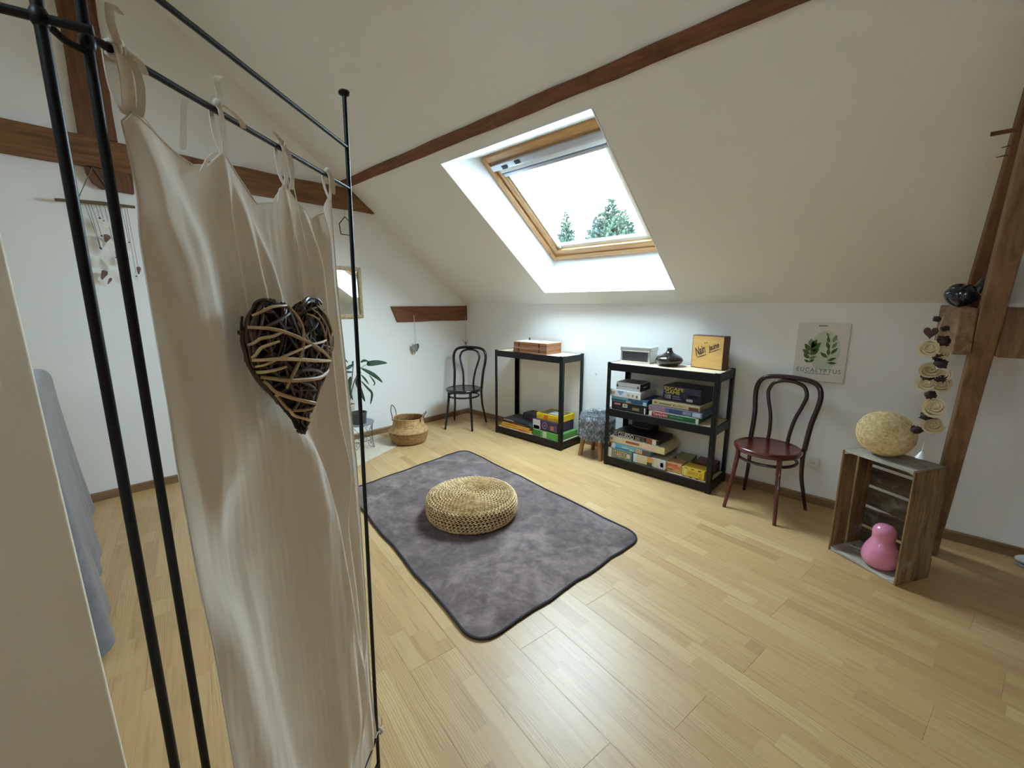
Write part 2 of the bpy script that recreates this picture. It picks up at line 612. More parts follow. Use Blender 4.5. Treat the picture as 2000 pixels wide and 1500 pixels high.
# ------------------------------------------------------------------ floor of planks laid at a slight angle
def plank_mat():
    m, nt, b = nmat('oak_strip_laminate')
    t = nt.nodes.new('ShaderNodeTexCoord')
    sp = nt.nodes.new('ShaderNodeSeparateXYZ')
    nt.links.new(t.outputs['Object'], sp.inputs[0])
    oi = nt.nodes.new('ShaderNodeObjectInfo')
    x, y, rnd = sp.outputs[0], sp.outputs[1], oi.outputs['Random']
    yy = math_n(nt, 'DIVIDE', math_n(nt, 'ADD', y, 10.0), 0.0667)
    strip = math_n(nt, 'FLOOR', yy)
    def white(a, b_, c_):
        cb = nt.nodes.new('ShaderNodeCombineXYZ')
        for i, s_ in enumerate((a, b_, c_)):
            if isinstance(s_, bpy.types.NodeSocket):
                nt.links.new(s_, cb.inputs[i])
            else:
                cb.inputs[i].default_value = s_
        w = nt.nodes.new('ShaderNodeTexWhiteNoise')
        nt.links.new(cb.outputs[0], w.inputs['Vector'])
        return w.outputs['Value']
    r1 = math_n(nt, 'MULTIPLY', rnd, 91.7)
    off = white(strip, r1, 3.1)
    seg = math_n(nt, 'FLOOR', math_n(nt, 'DIVIDE', math_n(nt, 'ADD', x, math_n(nt, 'MULTIPLY', off, 2.0)), 0.47))
    cell = white(strip, seg, r1)
    cell2 = white(seg, r1, strip)
    base = ramp_n(nt, cell, [(0.0, c(192, 153, 103)), (0.3, c(203, 166, 115)), (0.6, c(198, 160, 111)), (0.8, c(210, 175, 124)), (1.0, c(188, 148, 100))])
    cb = nt.nodes.new('ShaderNodeCombineXYZ')
    nt.links.new(math_n(nt, 'ADD', math_n(nt, 'MULTIPLY', x, 1.6), math_n(nt, 'MULTIPLY', cell, 37.0)), cb.inputs[0])
    nt.links.new(math_n(nt, 'MULTIPLY', y, 26.0), cb.inputs[1])
    nt.links.new(math_n(nt, 'MULTIPLY', cell2, 53.0), cb.inputs[2])
    f = noise_n(nt, cb.outputs[0], 2.2, 7, 0.6, 0.4)
    grain = ramp_n(nt, f, [(0.22, (0.72, 0.67, 0.60, 1)), (0.45, (0.97, 0.96, 0.95, 1)), (0.8, (1.08, 1.08, 1.07, 1))])
    col = mixc(nt, 1.0, base, grain, 'MULTIPLY')
    # cathedral figure on some strips
    wv = nt.nodes.new('ShaderNodeTexWave')
    wv.wave_type = 'BANDS'
    wv.bands_direction = 'Y'
    wv.inputs['Scale'].default_value = 5.5
    wv.inputs['Distortion'].default_value = 9.0
    wv.inputs['Detail'].default_value = 2.0
    wv.inputs['Detail Scale'].default_value = 0.7
    cb2 = nt.nodes.new('ShaderNodeCombineXYZ')
    nt.links.new(math_n(nt, 'ADD', math_n(nt, 'MULTIPLY', x, 0.9), math_n(nt, 'MULTIPLY', cell2, 71.0)), cb2.inputs[0])
    nt.links.new(math_n(nt, 'MULTIPLY', y, 6.0), cb2.inputs[1])
    nt.links.new(cb2.outputs[0], wv.inputs['Vector'])
    lines = ramp_n(nt, wv.outputs['Fac'], [(0.0, (1, 1, 1, 1)), (0.12, (0, 0, 0, 1))])
    on = math_n(nt, 'GREATER_THAN', cell2, 0.52)
    fac = math_n(nt, 'MULTIPLY', math_n(nt, 'MULTIPLY', lines, on), 0.62)
    col = mixc(nt, fac, col, c(150, 108, 66))
    # hairline between printed strips
    fr = math_n(nt, 'FRACT', yy)
    edge = math_n(nt, 'LESS_THAN', fr, 0.018)
    col = mixc(nt, math_n(nt, 'MULTIPLY', edge, 0.25), col, c(120, 86, 52))
    nt.links.new(col, b.inputs['Base Color'])
    b.inputs['Roughness'].default_value = 0.38
    b.inputs['Specular IOR Level'].default_value = 0.5
    bump_n(nt, b, f, 0.04, 0.001)
    return m
M_PLANK = plank_mat()

PA = R(-9.3)
floor = struct(G().box(GX, RX, BY, KY, -0.10, -0.009).obj('floor', M_PLANK, smooth=False))

def clip_poly(poly, inside, cut):
    out = []
    for i in range(len(poly)):
        a, b = poly[i], poly[(i + 1) % len(poly)]
        ia, ib = inside(a), inside(b)
        if ia:
            out.append(a)
        if ia != ib:
            out.append(cut(a, b))
    return out

def clip_room(poly):
    for ax, lim, sgn in ((0, GX, 1), (0, RX, -1), (1, BY, 1), (1, KY, -1)):
        def ins(p):
            return (p[ax] - lim) * sgn >= 0
        def cut(a, b):
            t = (lim - a[ax]) / (b[ax] - a[ax])
            return (a[0] + (b[0] - a[0]) * t, a[1] + (b[1] - a[1]) * t)
        poly = clip_poly(poly, ins, cut)
        if not poly:
            return []
    return poly

def plank_mesh(poly, name='plank'):
    n = len(poly)
    cx = sum(p[0] for p in poly) / n
    cy_ = sum(p[1] for p in poly) / n
    def inset(p, d):
        v = Vector((cx - p[0], cy_ - p[1]))
        L = max(v.length, 1e-6)
        sx = math.copysign(min(d, abs(v.x)), v.x)
        sy = math.copysign(min(d, abs(v.y)), v.y)
        return (p[0] + sx, p[1] + sy)
    g = G()
    o0 = [inset(p, 0.0001) for p in poly]
    o1 = [inset(p, 0.0008) for p in poly]
    vs_ = [(x, y, -0.009) for x, y in o0] + [(x, y, -0.0007) for x, y in o0] + [(x, y, 0.0) for x, y in o1]
    fs = [tuple(range(n - 1, -1, -1)), tuple(range(2 * n, 3 * n))]
    for k in (0, n):
        fs += [(k + i, k + (i + 1) % n, k + n + (i + 1) % n, k + n + i) for i in range(n)]
    g.add(vs_, fs)
    return g.mesh(name)

PW, PL = 0.2048, 1.285
ca, sa = math.cos(PA), math.sin(PA)
full_mesh = plank_mesh([(0, 0), (PL, 0), (PL, PW), (0, PW)])
full_mesh.materials.append(M_PLANK)
def seen(x, y):
    """keep planks the view (with a wide margin) can reach"""
    d = Vector((x, y)).dot(Vector((-0.688, 0.725)))
    s_ = Vector((x, y)).dot(Vector((0.725, 0.688)))
    return d > 0.25 and abs(s_) < 1.65 * d + 0.35
n0 = 0.1618 * -1.129 + 0.9868 * 1.346          # a measured joint line
rng = random.Random(4)
row_lo = -40
for row in range(-22, 24):
    v0 = n0 + row * PW
    shift = (0.0 if row % 2 else 0.62) + rng.uniform(-0.12, 0.12) + (0.07 if row == -1 else 0)
    for col_ in range(-6, 6):
        u0 = shift + col_ * PL
        corners = [(u0, v0), (u0 + PL, v0), (u0 + PL, v0 + PW), (u0, v0 + PW)]
        wpts = [(u * ca - v * sa, u * sa + v * ca) for u, v in corners]
        poly = clip_room(wpts)
        if len(poly) < 3:
            continue
        if not any(seen(*p) for p in poly) and not seen(sum(p[0] for p in poly) / len(poly), sum(p[1] for p in poly) / len(poly)):
            continue
        ox, oy = wpts[0]
        if len(poly) == 4 and all(abs(a[0] - b[0]) + abs(a[1] - b[1]) < 1e-6 for a, b in zip(poly, wpts)):
            me = full_mesh
        else:
            loc = [((p[0] - ox) * ca + (p[1] - oy) * sa, -(p[0] - ox) * sa + (p[1] - oy) * ca) for p in poly]
            area = sum(loc[i][0] * loc[(i + 1) % len(loc)][1] - loc[(i + 1) % len(loc)][0] * loc[i][1] for i in range(len(loc))) / 2
            if area < 0.002:
                continue
            me = plank_mesh(loc)
            me.materials.append(M_PLANK)
        o = bpy.data.objects.new('plank', me)
        COL.objects.link(o)
        o.location = (ox, oy, 0)
        o.rotation_euler = (0, 0, PA)
        o.parent = floor

# skirting boards
SK = 0.062
struct(G().prism([(KY, 0.0), (KY - 0.014, 0.0), (KY - 0.014, SK - 0.008), (KY - 0.008, SK), (KY, SK)], GX, RX, 'x').obj('baseboard_back', M_SKIRT, smooth=False))
g = G()
g.prism([(GX, 0.0), (GX + 0.014, 0.0), (GX + 0.014, SK - 0.008), (GX + 0.008, SK), (GX, SK)], BY, KY - 0.014, 'y')
struct(g.obj('baseboard_left', wood('skirting_wood_left', (150, 118, 82), (112, 84, 56), (1.0, 1.0, 30), 3.0, 0.5, 0.1), smooth=False))

# ------------------------------------------------------------------ timbers
def hewn(poly, jit, rng_):
    """subdivide the long edges of a beam outline and make them wander a little"""
    out = []
    n = len(poly)
    for i in range(n):
        a, b = poly[i], poly[(i + 1) % n]
        L = math.hypot(b[0] - a[0], b[1] - a[1])
        k = max(1, int(L / 0.18))
        for q_ in range(k):
            t = q_ / k
            p = (lerp(a[0], b[0], t), lerp(a[1], b[1], t))
            if q_:
                nx, ny = -(b[1] - a[1]) / L, (b[0] - a[0]) / L
                d = rng_.uniform(-jit, jit)
                p = (p[0] + nx * d, p[1] + ny * d)
            out.append(p)
    return out

rb = random.Random(11)
g = G()
poly = hewn([(GX, 1.843), (RX, 1.843), (RX, 1.921), (GX, 1.921)], 0.003, rb)
vs_ = [slope_pt(x, s, -0.012) for x, s in poly] + [slope_pt(x, s, 0.06) for x, s in poly]
n = len(poly)
g.add(vs_, [tuple(range(n - 1, -1, -1)), tuple(range(n, 2 * n))] + [(i, (i + 1) % n, n + (i + 1) % n, n + i) for i in range(n)])
tag(g.obj('ceiling_purlin', M_BEAM, smooth=False), 'long reddish brown purlin running along the sloping ceiling above the skylight', 'beam')

g = G().prism(hewn([(-1.62, 2.300), (2.315, 2.300), (2.065, 2.488), (-1.37, 2.488)], 0.006, rb), GX, GX + 0.05, 'x')
tag(g.obj('tie_beam', M_TIE, smooth=False, bevel=0.004), 'brown horizontal tie beam crossing the gable wall behind the folding screen', 'beam')
g = G().prism(hewn([(0.235, 2.49), (0.425, 2.49), (0.425, 3.60), (0.235, 3.55)], 0.004, rb), GX, GX + 0.04, 'x')
king = tag(g.obj('king_post', M_POST, smooth=False, bevel=0.004), 'upright brown king post rising from the tie beam towards the ridge', 'beam')
g = G().prism([(0.30, 2.172), (0.47, 2.165), (0.475, 2.299), (0.235, 2.299), (0.238, 2.26), (0.262, 2.20)], GX, GX + 0.045, 'x')
g.obj('post_foot', M_POST, king, smooth=False, bevel=0.006)
g = G().prism(hewn([(2.535, 1.212), (3.528, 1.207), (3.528, 1.388), (2.462, 1.380)], 0.004, rb), GX, GX + 0.022, 'x')
tag(g.obj('stub_beam', wood('stub_beam_wood', (136, 82, 50), (92, 50, 30), (12, 1.1, 12), 3.0, 0.75, 0.5), smooth=False, bevel=0.003),
    'short brown beam end set in the gable wall above the basket', 'beam')

# truss on the right: leaning strut, rafter under the slope, two horizontal timbers that clasp the strut
g = G()
sy = lambda z: 3.23 - 0.48 * z
g.prism([(sy(0), 0.0), (sy(0) + 0.135, 0.0), (2.326, 2.163), (2.117, 2.316)], 0.182, 0.252, 'x')
strut = tag(g.obj('timber_strut', M_STRUT, smooth=False, bevel=0.006), 'leaning brown timber strut standing on the floor beside the wooden crate', 'beam')
g = G()
poly = [(0.172, 0.0), (0.262, 0.0), (0.262, SMAX), (0.172, SMAX)]
n = 4
vs_ = [slope_pt(x, s, -0.105) for x, s in poly] + [slope_pt(x, s, 0.02) for x, s in poly]
g.add(vs_, [(3, 2, 1, 0), (4, 5, 6, 7)] + [(i, (i + 1) % n, n + (i + 1) % n, n + i) for i in range(n)])
raft = tag(g.obj('roof_rafter', wood('rafter_wood', (140, 98, 62), (86, 54, 34), (14, 1.2, 1.2), 3.0, 0.7, 0.4), smooth=False, bevel=0.005),
           'brown principal rafter under the slope at the right edge', 'beam')
g = G().tube([(0.112, 2.515, 2.034), (0.20, 2.515, 2.034)], 0.008, 8)
g.obj('peg', M_POST, raft)
for yy, zz, ll in ((2.566, 1.994, 0.022), (2.60, 1.969, 0.030)):
    G().tube([(0.172 - ll, yy, zz - 0.003), (0.185, yy, zz)], [0.0015, 0.004], 6).obj('nail', M_POST, raft)
g = G()
poly = [(0.128, 2.62), (0.181, 2.62), (0.181, KY), (0.088, KY)]
vs_ = [(x, y, 1.19 - 0.055 * (y - 2.62) / 0.91) for x, y in poly] + [(x, y, 1.385 + 0.012 * (y - 2.62) / 0.91) for x, y in poly]
g.add(vs_, [(3, 2, 1, 0), (4, 5, 6, 7)] + [(i, (i + 1) % 4, 4 + (i + 1) % 4, 4 + i) for i in range(4)])
tag(g.obj('clasp_beam', M_MOISE, smooth=False, bevel=0.006), 'squared horizontal timber end left of the strut carrying the dark bird figure', 'beam')
g = G().prism([(0.253, 2.64), (0.36, 2.64), (0.36, KY), (0.253, KY)], 1.185, 1.388)
tag(g.obj('clasp_beam', M_STRUT, smooth=False, bevel=0.008), 'dark horizontal timber to the right of the strut at the frame edge', 'beam')

# ================================================================== FOLDING SCREEN, CURTAIN, HEART
M_BLACK = simple('black_metal', (11, 11, 12), 0.42, 0.0, bump=0.05, bscale=200, bdist=0.0005, spec=0.35)
def cloth_mat(name, rgb, transl=0.25, weave=900, var=0.0):
    m, nt, b = nmat(name)
    out = nt.nodes['Material Output']
    b.inputs['Base Color'].default_value = c(*rgb)
    b.inputs['Roughness'].default_value = 0.85
    b.inputs['Specular IOR Level'].default_value = 0.2
    b.inputs['Sheen Weight'].default_value = 0.15
    v = coords(nt)
    bump_n(nt, b, noise_n(nt, v, weave, 2, 0.5), 0.12, 0.001)
    if transl:
        t = nt.nodes.new('ShaderNodeBsdfTranslucent')
        t.inputs[0].default_value = c(*rgb)
        mx = nt.nodes.new('ShaderNodeMixShader')
        mx.inputs[0].default_value = transl
        nt.links.new(b.outputs[0], mx.inputs[1])
        nt.links.new(t.outputs[0], mx.inputs[2])
        nt.links.new(mx.outputs[0], out.inputs[0])
    MATS[name] = m
    return m
M_COTTON = cloth_mat('ecru_cotton', (236, 225, 206), 0.22)
M_RIBBON = cloth_mat('ecru_cotton_tie', (238, 228, 210), 0.15)

def S(s, z, o=0.0):
    """point on the screen panel: s along it from its far post, o towards the room"""
    return Vector((-0.8526 - 0.6257 * s + 0.7801 * o, 0.4253 + 0.7801 * s + 0.6257 * o, z))
AX = Vector((-0.6257, 0.7801, 0))
NX = Vector((0.7801, 0.6257, 0))

scr = thing('folding_screen', 'black thin metal folding screen frame standing in the foreground at left', 'screen', (-0.70, 0.235, 0))
def sc_obj(g, name, m=M_BLACK, parent=None):
    g.v = [tuple(Vector(p) - Vector((-0.70, 0.235, 0))) for p in g.v]
    return g.obj(name, m, parent or scr)
s3 = lambda z: 0.012 - 0.067 * (1 - z / 1.8)
POSTR = 0.0042
sc_obj(G().tube([S(s3(0), 0), S(s3(1.8), 1.8)], POSTR, 12), 'post')
sc_obj(G().tube([S(-0.485, 0), S(-0.485, 1.8)], POSTR, 12), 'post')
P1 = Vector((-0.512, 0.019, 0))
D0 = Vector((-0.247, -0.968, 0))
P0 = P1 + D0 * 0.49
sc_obj(G().tube([P1, P1 + Vector((0, 0, 1.8))], POSTR, 12), 'post')
sc_obj(G().tube([P0, P0 + Vector((0, 0, 1.8))], POSTR, 12), 'post')
for base in (S(s3(1.8), 1.8), S(-0.485, 1.8), P1 + Vector((0, 0, 1.8)), P0 + Vector((0, 0, 1.8))):
    g = G().lathe([(0.004, -0.004), (0.0105, 0.0), (0.0115, 0.0025), (0.0095, 0.006), (0.004, 0.008)], 14, Matrix.Translation(base))
    sc_obj(g, 'finial')
for z in (1.705, 1.628, 0.368, 0.292):
    sc_obj(G().tube([S(-0.485, z), S(s3(z), z)], 0.0036, 10), 'rail')
    a = P1 + Vector((0, 0, z - 0.014))
    b = P0 + Vector((0, 0, z - 0.014))
    sc_obj(G().tube([a - D0 * (0.03 if z == 1.628 else 0.0), b], 0.0036, 10), 'rail')
for z in (1.615, 0.9 - 0.55):
    p2, p1 = S(-0.485, z), P1 + Vector((0, 0, z))
    mid = (p1 + p2) / 2 + Vector((-0.006, -0.012, 0))
    path = smoothpath([p2, p2 + (mid - p2) * 0.55 + Vector((0, 0, 0.0005)), mid + Vector((0, 0, 0.012)), mid + Vector((0.001, 0, 0.03)), mid + Vector((0.003, 0.001, 0.075))], 5)
    sc_obj(G().tube(path, 0.0030, 8), 'hinge_hook')
for q_ in (P1 + Vector((0, 0, 1.614)), S(-0.485, 1.622)):
    sc_obj(G().sphere(q_, (0.0062, 0.0062, 0.009), 10, 8), 'joint')

# ---- curtain
TIES = [-0.460, -0.340, -0.218, -0.084]
HEM = [(-0.470, 1.566), (-0.460, 1.578), (-0.43, 1.566), (-0.391, 1.552), (-0.365, 1.560), (-0.340, 1.582), (-0.318, 1.562), (-0.285, 1.535), (-0.25, 1.545), (-0.218, 1.578),
       (-0.195, 1.562), (-0.150, 1.540), (-0.115, 1.560), (-0.084, 1.590), (-0.078, 1.586)]
LEFT = [(-0.469, 1.57), (-0.470, 1.50), (-0.4745, 1.42), (-0.4805, 1.33), (-0.484, 1.24), (-0.481, 1.129), (-0.477, 0.979), (-0.470, 0.809), (-0.463, 0.30)]
RIGHT = [(-0.080, 1.59), (-0.078, 1.433), (-0.067, 1.296), (-0.052, 1.076), (-0.052, 0.775), (-0.060, 0.517), (-0.050, 0.385), (-0.07, 0.30)]
def hem_z(s):
    if s <= HEM[0][0]:
        return HEM[0][1]
    for (a, za), (b, zb) in zip(HEM, HEM[1:]):
        if s <= b:
            return lerp(za, zb, (s - a) / (b - a))
    return HEM[-1][1]
# folds: crest line (s, z), gentle side, lit side, height
FOLDS = [
    ([(-0.452, 1.10), (-0.436, 0.98), (-0.418, 0.846), (-0.395, 0.71), (-0.35, 0.32)], 0.034, 0.030, 0.010, 1.08, 0.25),
    ([(-0.455, 1.57), (-0.452, 1.489), (-0.438, 1.441), (-0.430, 1.375), (-0.428, 1.24)], 0.016, 0.022, 0.010, 1.60, 1.18),
    ([(-0.437, 1.55), (-0.410, 1.466), (-0.400, 1.373), (-0.398, 1.20)], 0.020, 0.020, 0.009, 1.55, 1.22),
    ([(-0.341, 1.58), (-0.347, 1.509), (-0.340, 1.423), (-0.335, 1.33)], 0.004, 0.006, 0.005, 1.60, 1.32),
    ([(-0.332, 1.56), (-0.322, 1.50), (-0.302, 1.42), (-0.296, 1.36)], 0.012, 0.010, 0.007, 1.57, 1.36),
    ([(-0.318, 1.53), (-0.290, 1.47), (-0.268, 1.41)], 0.014, 0.012, 0.008, 1.54, 1.38),
    ([(-0.217, 1.57), (-0.205, 1.45), (-0.198, 1.30)], 0.004, 0.006, 0.004, 1.58, 1.25),
    ([(-0.176, 1.55), (-0.160, 1.46), (-0.150, 1.33), (-0.145, 1.15)], 0.012, 0.014, 0.012, 1.56, 1.05),
    ([(-0.120, 1.56), (-0.118, 1.42), (-0.110, 1.25), (-0.098, 1.0), (-0.09, 0.7)], 0.010, 0.012, 0.011, 1.60, 0.65),
    ([(-0.290, 1.26), (-0.246, 1.168), (-0.210, 1.024), (-0.178, 0.80), (-0.165, 0.60), (-0.16, 0.36)], 0.045, 0.028, 0.016, 1.25, 0.50),
    ([(-0.232, 1.20), (-0.196, 1.082), (-0.168, 0.856), (-0.135, 0.649), (-0.12, 0.4)], 0.012, 0.010, 0.007, 1.18, 0.50),
    ([(-0.172, 1.25), (-0.160, 1.157), (-0.143, 1.049), (-0.125, 0.828), (-0.115, 0.5)], 0.018, 0.016, 0.010, 1.25, 0.55),
    ([(-0.094, 1.25), (-0.080, 1.0), (-0.078, 0.7), (-0.072, 0.45)], 0.007, 0.009, 0.006, 1.28, 0.38),
    ([(-0.395, 1.12), (-0.385, 0.9), (-0.35, 0.6), (-0.32, 0.32)], 0.020, 0.018, 0.004, 1.08, 0.3),
    ([(-0.262, 1.1), (-0.235, 0.85), (-0.215, 0.55), (-0.205, 0.32)], 0.05, 0.025, 0.006, 1.05, 0.3),
]
def sm(a, b, x):
    t = max(0.0, min(1.0, (x - a) / (b - a)))
    return t * t * (3 - 2 * t)
def cur_off(s, z):
    o = 0.0
    for path, w1, w2, h, ztop, zbot in FOLDS:
        if z > ztop + 0.02 or z < zbot - 0.1:
            continue
        d = s - interp(path, z)
        e = math.exp(-(d / w1) ** 2) if d < 0 else math.exp(-(d / w2) ** 2)
        o += h * e * sm(ztop + 0.02, ztop - 0.10, z) * sm(zbot - 0.1, zbot + 0.06, z)
    nz = noise.noise(Vector((s * 22, z * 3.0, 0.3))) * 0.0016
    nz += noise.noise(Vector((s * 60, z * 5.0, 4.3))) * 0.0010 * sm(0.35, 0.0, (s + 0.05) * -1)
    nz += noise.noise(Vector((s * 140, z * 16.0, 7.3))) * 0.0005
    k_ = sm(0.0, 0.05, interp(RIGHT, z) - s) * 0.92 + 0.08
    d = max(0.0, s - interp(LEFT, z))
    edge = 0.020 * math.exp(-(d / 0.046) ** 1.6) * sm(1.60, 1.22, z)
    return o * k_ * 1.65 + edge + nz + 0.002
def cur_pt(u, v):
    zt = hem_z(lerp(-0.470, -0.078, u))
    zb = 0.335 - 0.03 * math.sin(u * math.pi) + (0.05 * sm(0.9, 1.0, u))
    z = lerp(zt, zb, v)
    s = lerp(interp(LEFT, z), interp(RIGHT, z), u)
    return S(s, z, cur_off(s, z))
curtain = thing('screen_curtain', 'ecru cotton curtain panel tied to the black folding screen', 'curtain', tuple(S(-0.27, 0.3)))
BASEC = Vector(S(-0.27, 0.3))
def cu_obj(g, name, m, parent=curtain, base=BASEC):
    g.v = [tuple(Vector(p) - base) for p in g.v]
    return g.obj(name, m, parent, angle=80)
cu_obj(G().grid(cur_pt, 190, 260), 'fabric_panel', M_COTTON)
cu_obj(G().tube([cur_pt(k / 120, 0.0) for k in range(121)], 0.0011, 6), 'top_hem', M_RIBBON)
cu_obj(G().tube([cur_pt(0.0, k / 90) for k in range(91)], 0.0012, 6), 'side_hem', M_RIBBON)
cu_obj(G().tube([cur_pt(1.0, k / 90) for k in range(91)], 0.0012, 6), 'side_hem', M_RIBBON)
ZR = 1.628
for i, st in enumerate(TIES):
    zh = hem_z(st)
    w = 0.0075 if i else 0.013
    # strap up, over the rail and down again
    loop = [S(st, zh - 0.004, 0.004), S(st + 0.001, zh + 0.02, 0.006), S(st, ZR - 0.004, 0.0062), S(st, ZR + 0.0045, 0.003), S(st, ZR + 0.0045, -0.003),
            S(st - 0.001, ZR - 0.004, -0.0055), S(st - 0.002, zh + 0.015, -0.003), S(st, zh - 0.003, 0.003)]
    cu_obj(G().ribbon(smoothpath(loop, 5), w, AX), 'tie_strap', M_RIBBON)
    k = G().sphere((0, 0, 0), (0.0062, 0.0052, 0.0058), 10, 8)
    k.v = [tuple(Vector(p) + S(st, ZR + 0.007, 0.003)) for p in k.v]
    cu_obj(k, 'tie_knot', M_RIBBON)
tails = [
    [S(-0.340, ZR + 0.006, 0.003), S(-0.352, ZR + 0.008, -0.010), S(-0.366, ZR + 0.0, -0.016), S(-0.372, ZR - 0.028, -0.017), S(-0.378, ZR - 0.055, -0.016)],
    [S(-0.340, ZR + 0.008, 0.004), S(-0.336, ZR + 0.02, 0.004), S(-0.338, ZR + 0.034, 0.003), S(-0.331, ZR + 0.041, 0.003)],
    [S(-0.339, ZR + 0.008, 0.006), S(-0.325, ZR + 0.004, 0.010), S(-0.312, ZR - 0.002, 0.011), S(-0.308, ZR - 0.008, 0.010)],
    [S(-0.218, ZR + 0.008, 0.004), S(-0.228, ZR + 0.013, 0.004), S(-0.236, ZR + 0.016, 0.004)],
    [S(-0.218, ZR + 0.008, 0.004), S(-0.206, ZR - 0.010, 0.008), S(-0.203, ZR - 0.035, 0.007), S(-0.206, ZR - 0.055, 0.006)],
    [S(-0.084, ZR + 0.008, 0.004), S(-0.076, ZR - 0.008, 0.008), S(-0.075, ZR - 0.03, 0.007)],
    [S(-0.460, ZR + 0.008, 0.004), S(-0.468, ZR + 0.018, 0.008), S(-0.466, ZR + 0.034, 0.008), S(-0.459, ZR + 0.030, 0.010)],
    [S(-0.460, ZR + 0.004, 0.006), S(-0.450, ZR - 0.012, 0.009), S(-0.448, ZR - 0.032, 0.008), S(-0.452, ZR - 0.052, 0.007)],
    [S(-0.460, ZR + 0.004, 0.006), S(-0.446, ZR + 0.0, 0.008), S(-0.440, ZR - 0.010, 0.008)],
]
for k, t in enumerate(tails):
    cu_obj(G().ribbon(smoothpath(t, 5), [0.0065] * (5 * (len(t) - 1)) + [0.004], AX * 0.7 + NX * 0.5), 'tie_tail', M_RIBBON)
# wrapped first tie close to the lens
for k in range(4):
    q_ = [S(-0.463 + 0.004 * k + 0.0015 * math.sin(a), ZR + 0.0062 * math.cos(a) + 0.001, 0.0062 * math.sin(a)) for a in (2 * math.pi * j / 14 for j in range(14))]
    cu_obj(G().tube(q_, 0.0026, 6, closed=True), 'tie_wrap', M_RIBBON)
# loose threads at the hem
cu_obj(G().tube(smoothpath([S(-0.455, 1.585, 0.006), S(-0.42, 1.562, 0.004), S(-0.391, 1.553, 0.004), S(-0.372, 1.550, 0.004)], 5), 0.0005, 5), 'thread', M_RIBBON)
cu_obj(G().ribbon(smoothpath([S(-0.352, 1.578, 0.004), S(-0.368, 1.566, 0.005), S(-0.379, 1.552, 0.006), S(-0.388, 1.540, 0.007)], 4), 0.005, AX), 'tie_tail', M_RIBBON)
cu_obj(G().ribbon(smoothpath([S(-0.224, 1.572, 0.004), S(-0.236, 1.566, 0.006), S(-0.244, 1.552, 0.008), S(-0.249, 1.545, 0.009)], 4), 0.004, AX), 'tie_tail', M_RIBBON)
# bottom corner tied to the far post
zb = 0.378
sp = s3(zb)
cu_obj(G().tube(smoothpath([S(-0.062, 0.385, 0.006), S(sp - 0.008, 0.386, 0.006), S(sp, zb, 0.0065), S(sp + 0.006, zb, 0.0), S(sp, zb, -0.006)], 5), 0.0016, 6), 'corner_tie', M_RIBBON)
k = G().sphere((0, 0, 0), (0.007, 0.007, 0.009), 10, 8)
k.v = [tuple(Vector(p) + S(sp + 0.006, zb - 0.004, 0.006)) for p in k.v]
cu_obj(k, 'tie_knot', M_RIBBON)
for t in ([S(sp + 0.006, zb, 0.006), S(sp + 0.012, zb + 0.012, 0.008), S(sp + 0.012, zb + 0.026, 0.008), S(sp + 0.015, zb + 0.032, 0.008)],
          [S(sp + 0.006, zb, 0.006), S(sp + 0.017, zb - 0.004, 0.009), S(sp + 0.024, zb - 0.014, 0.010)]):
    cu_obj(G().tube(smoothpath(t, 4), 0.0014, 6), 'tie_tail', M_RIBBON)

# ---- wicker heart
def twig_mat(name, light, dark):
    m, nt, b = nmat(name)
    oi = nt.nodes.new('ShaderNodeObjectInfo')
    f = noise_n(nt, coords(nt, (1, 1, 1)), 30, 4, 0.6)
    k = math_n(nt, 'ADD', math_n(nt, 'MULTIPLY', oi.outputs['Random'], 0.5), math_n(nt, 'MULTIPLY', f, 0.6))
    nt.links.new(ramp_n(nt, k, [(0.2, c(*dark)), (0.8, c(*light))]), b.inputs['Base Color'])
    b.inputs['Roughness'].default_value = 0.42
    return m
M_TWIG = twig_mat('dark_willow', (104, 86, 68), (28, 22, 18))
M_TWIGL = twig_mat('pale_willow', (232, 206, 164), (176, 142, 100))
HC = Vector(S(-0.287, 1.31, 0.034))
heart = thing('wicker_heart', 'woven dark and pale willow heart hanging on the ecru curtain', 'decoration', tuple(HC))
def hp(a, b, d):
    return AX * a + Vector((0, 0, b)) + NX * d
def heart_xy(t):
    """unit heart outline, t in 0..2pi"""
    x = 16 * math.sin(t) ** 3
    y = 13 * math.cos(t) - 5 * math.cos(2 * t) - 2 * math.cos(3 * t) - math.cos(4 * t)
    return x / 16.0, (y + 2.5) / 14.5
HW, HH = 0.0975, 0.1025
TH_H = 0.027
rt = random.Random(23)
outl = [(x * HW, y * HH) for x, y in (heart_xy(2 * math.pi * k / 240) for k in range(240))]
HCEN = (0.0, 0.012)
polar = sorted((math.atan2(b - HCEN[1], a - HCEN[0]), math.hypot(a - HCEN[0], b - HCEN[1])) for a, b in outl)
def hrad(ang):
    return min(polar, key=lambda p: abs(p[0] - ang))[1]
def hrho(a, b):
    x, y = a - HCEN[0], b - HCEN[1]
    return math.hypot(x, y) / max(1e-5, hrad(math.atan2(y, x)))
def hdepth(a, b):
    return TH_H * math.sqrt(max(0.0, 1 - min(1.0, hrho(a, b)) ** 2))
def hpoint(rmax=0.97):
    while True:
        ang = rt.uniform(-math.pi, math.pi)
        rho = rmax * math.sqrt(rt.random())
        r_ = hrad(ang) * rho
        return HCEN[0] + r_ * math.cos(ang), HCEN[1] + r_ * math.sin(ang)
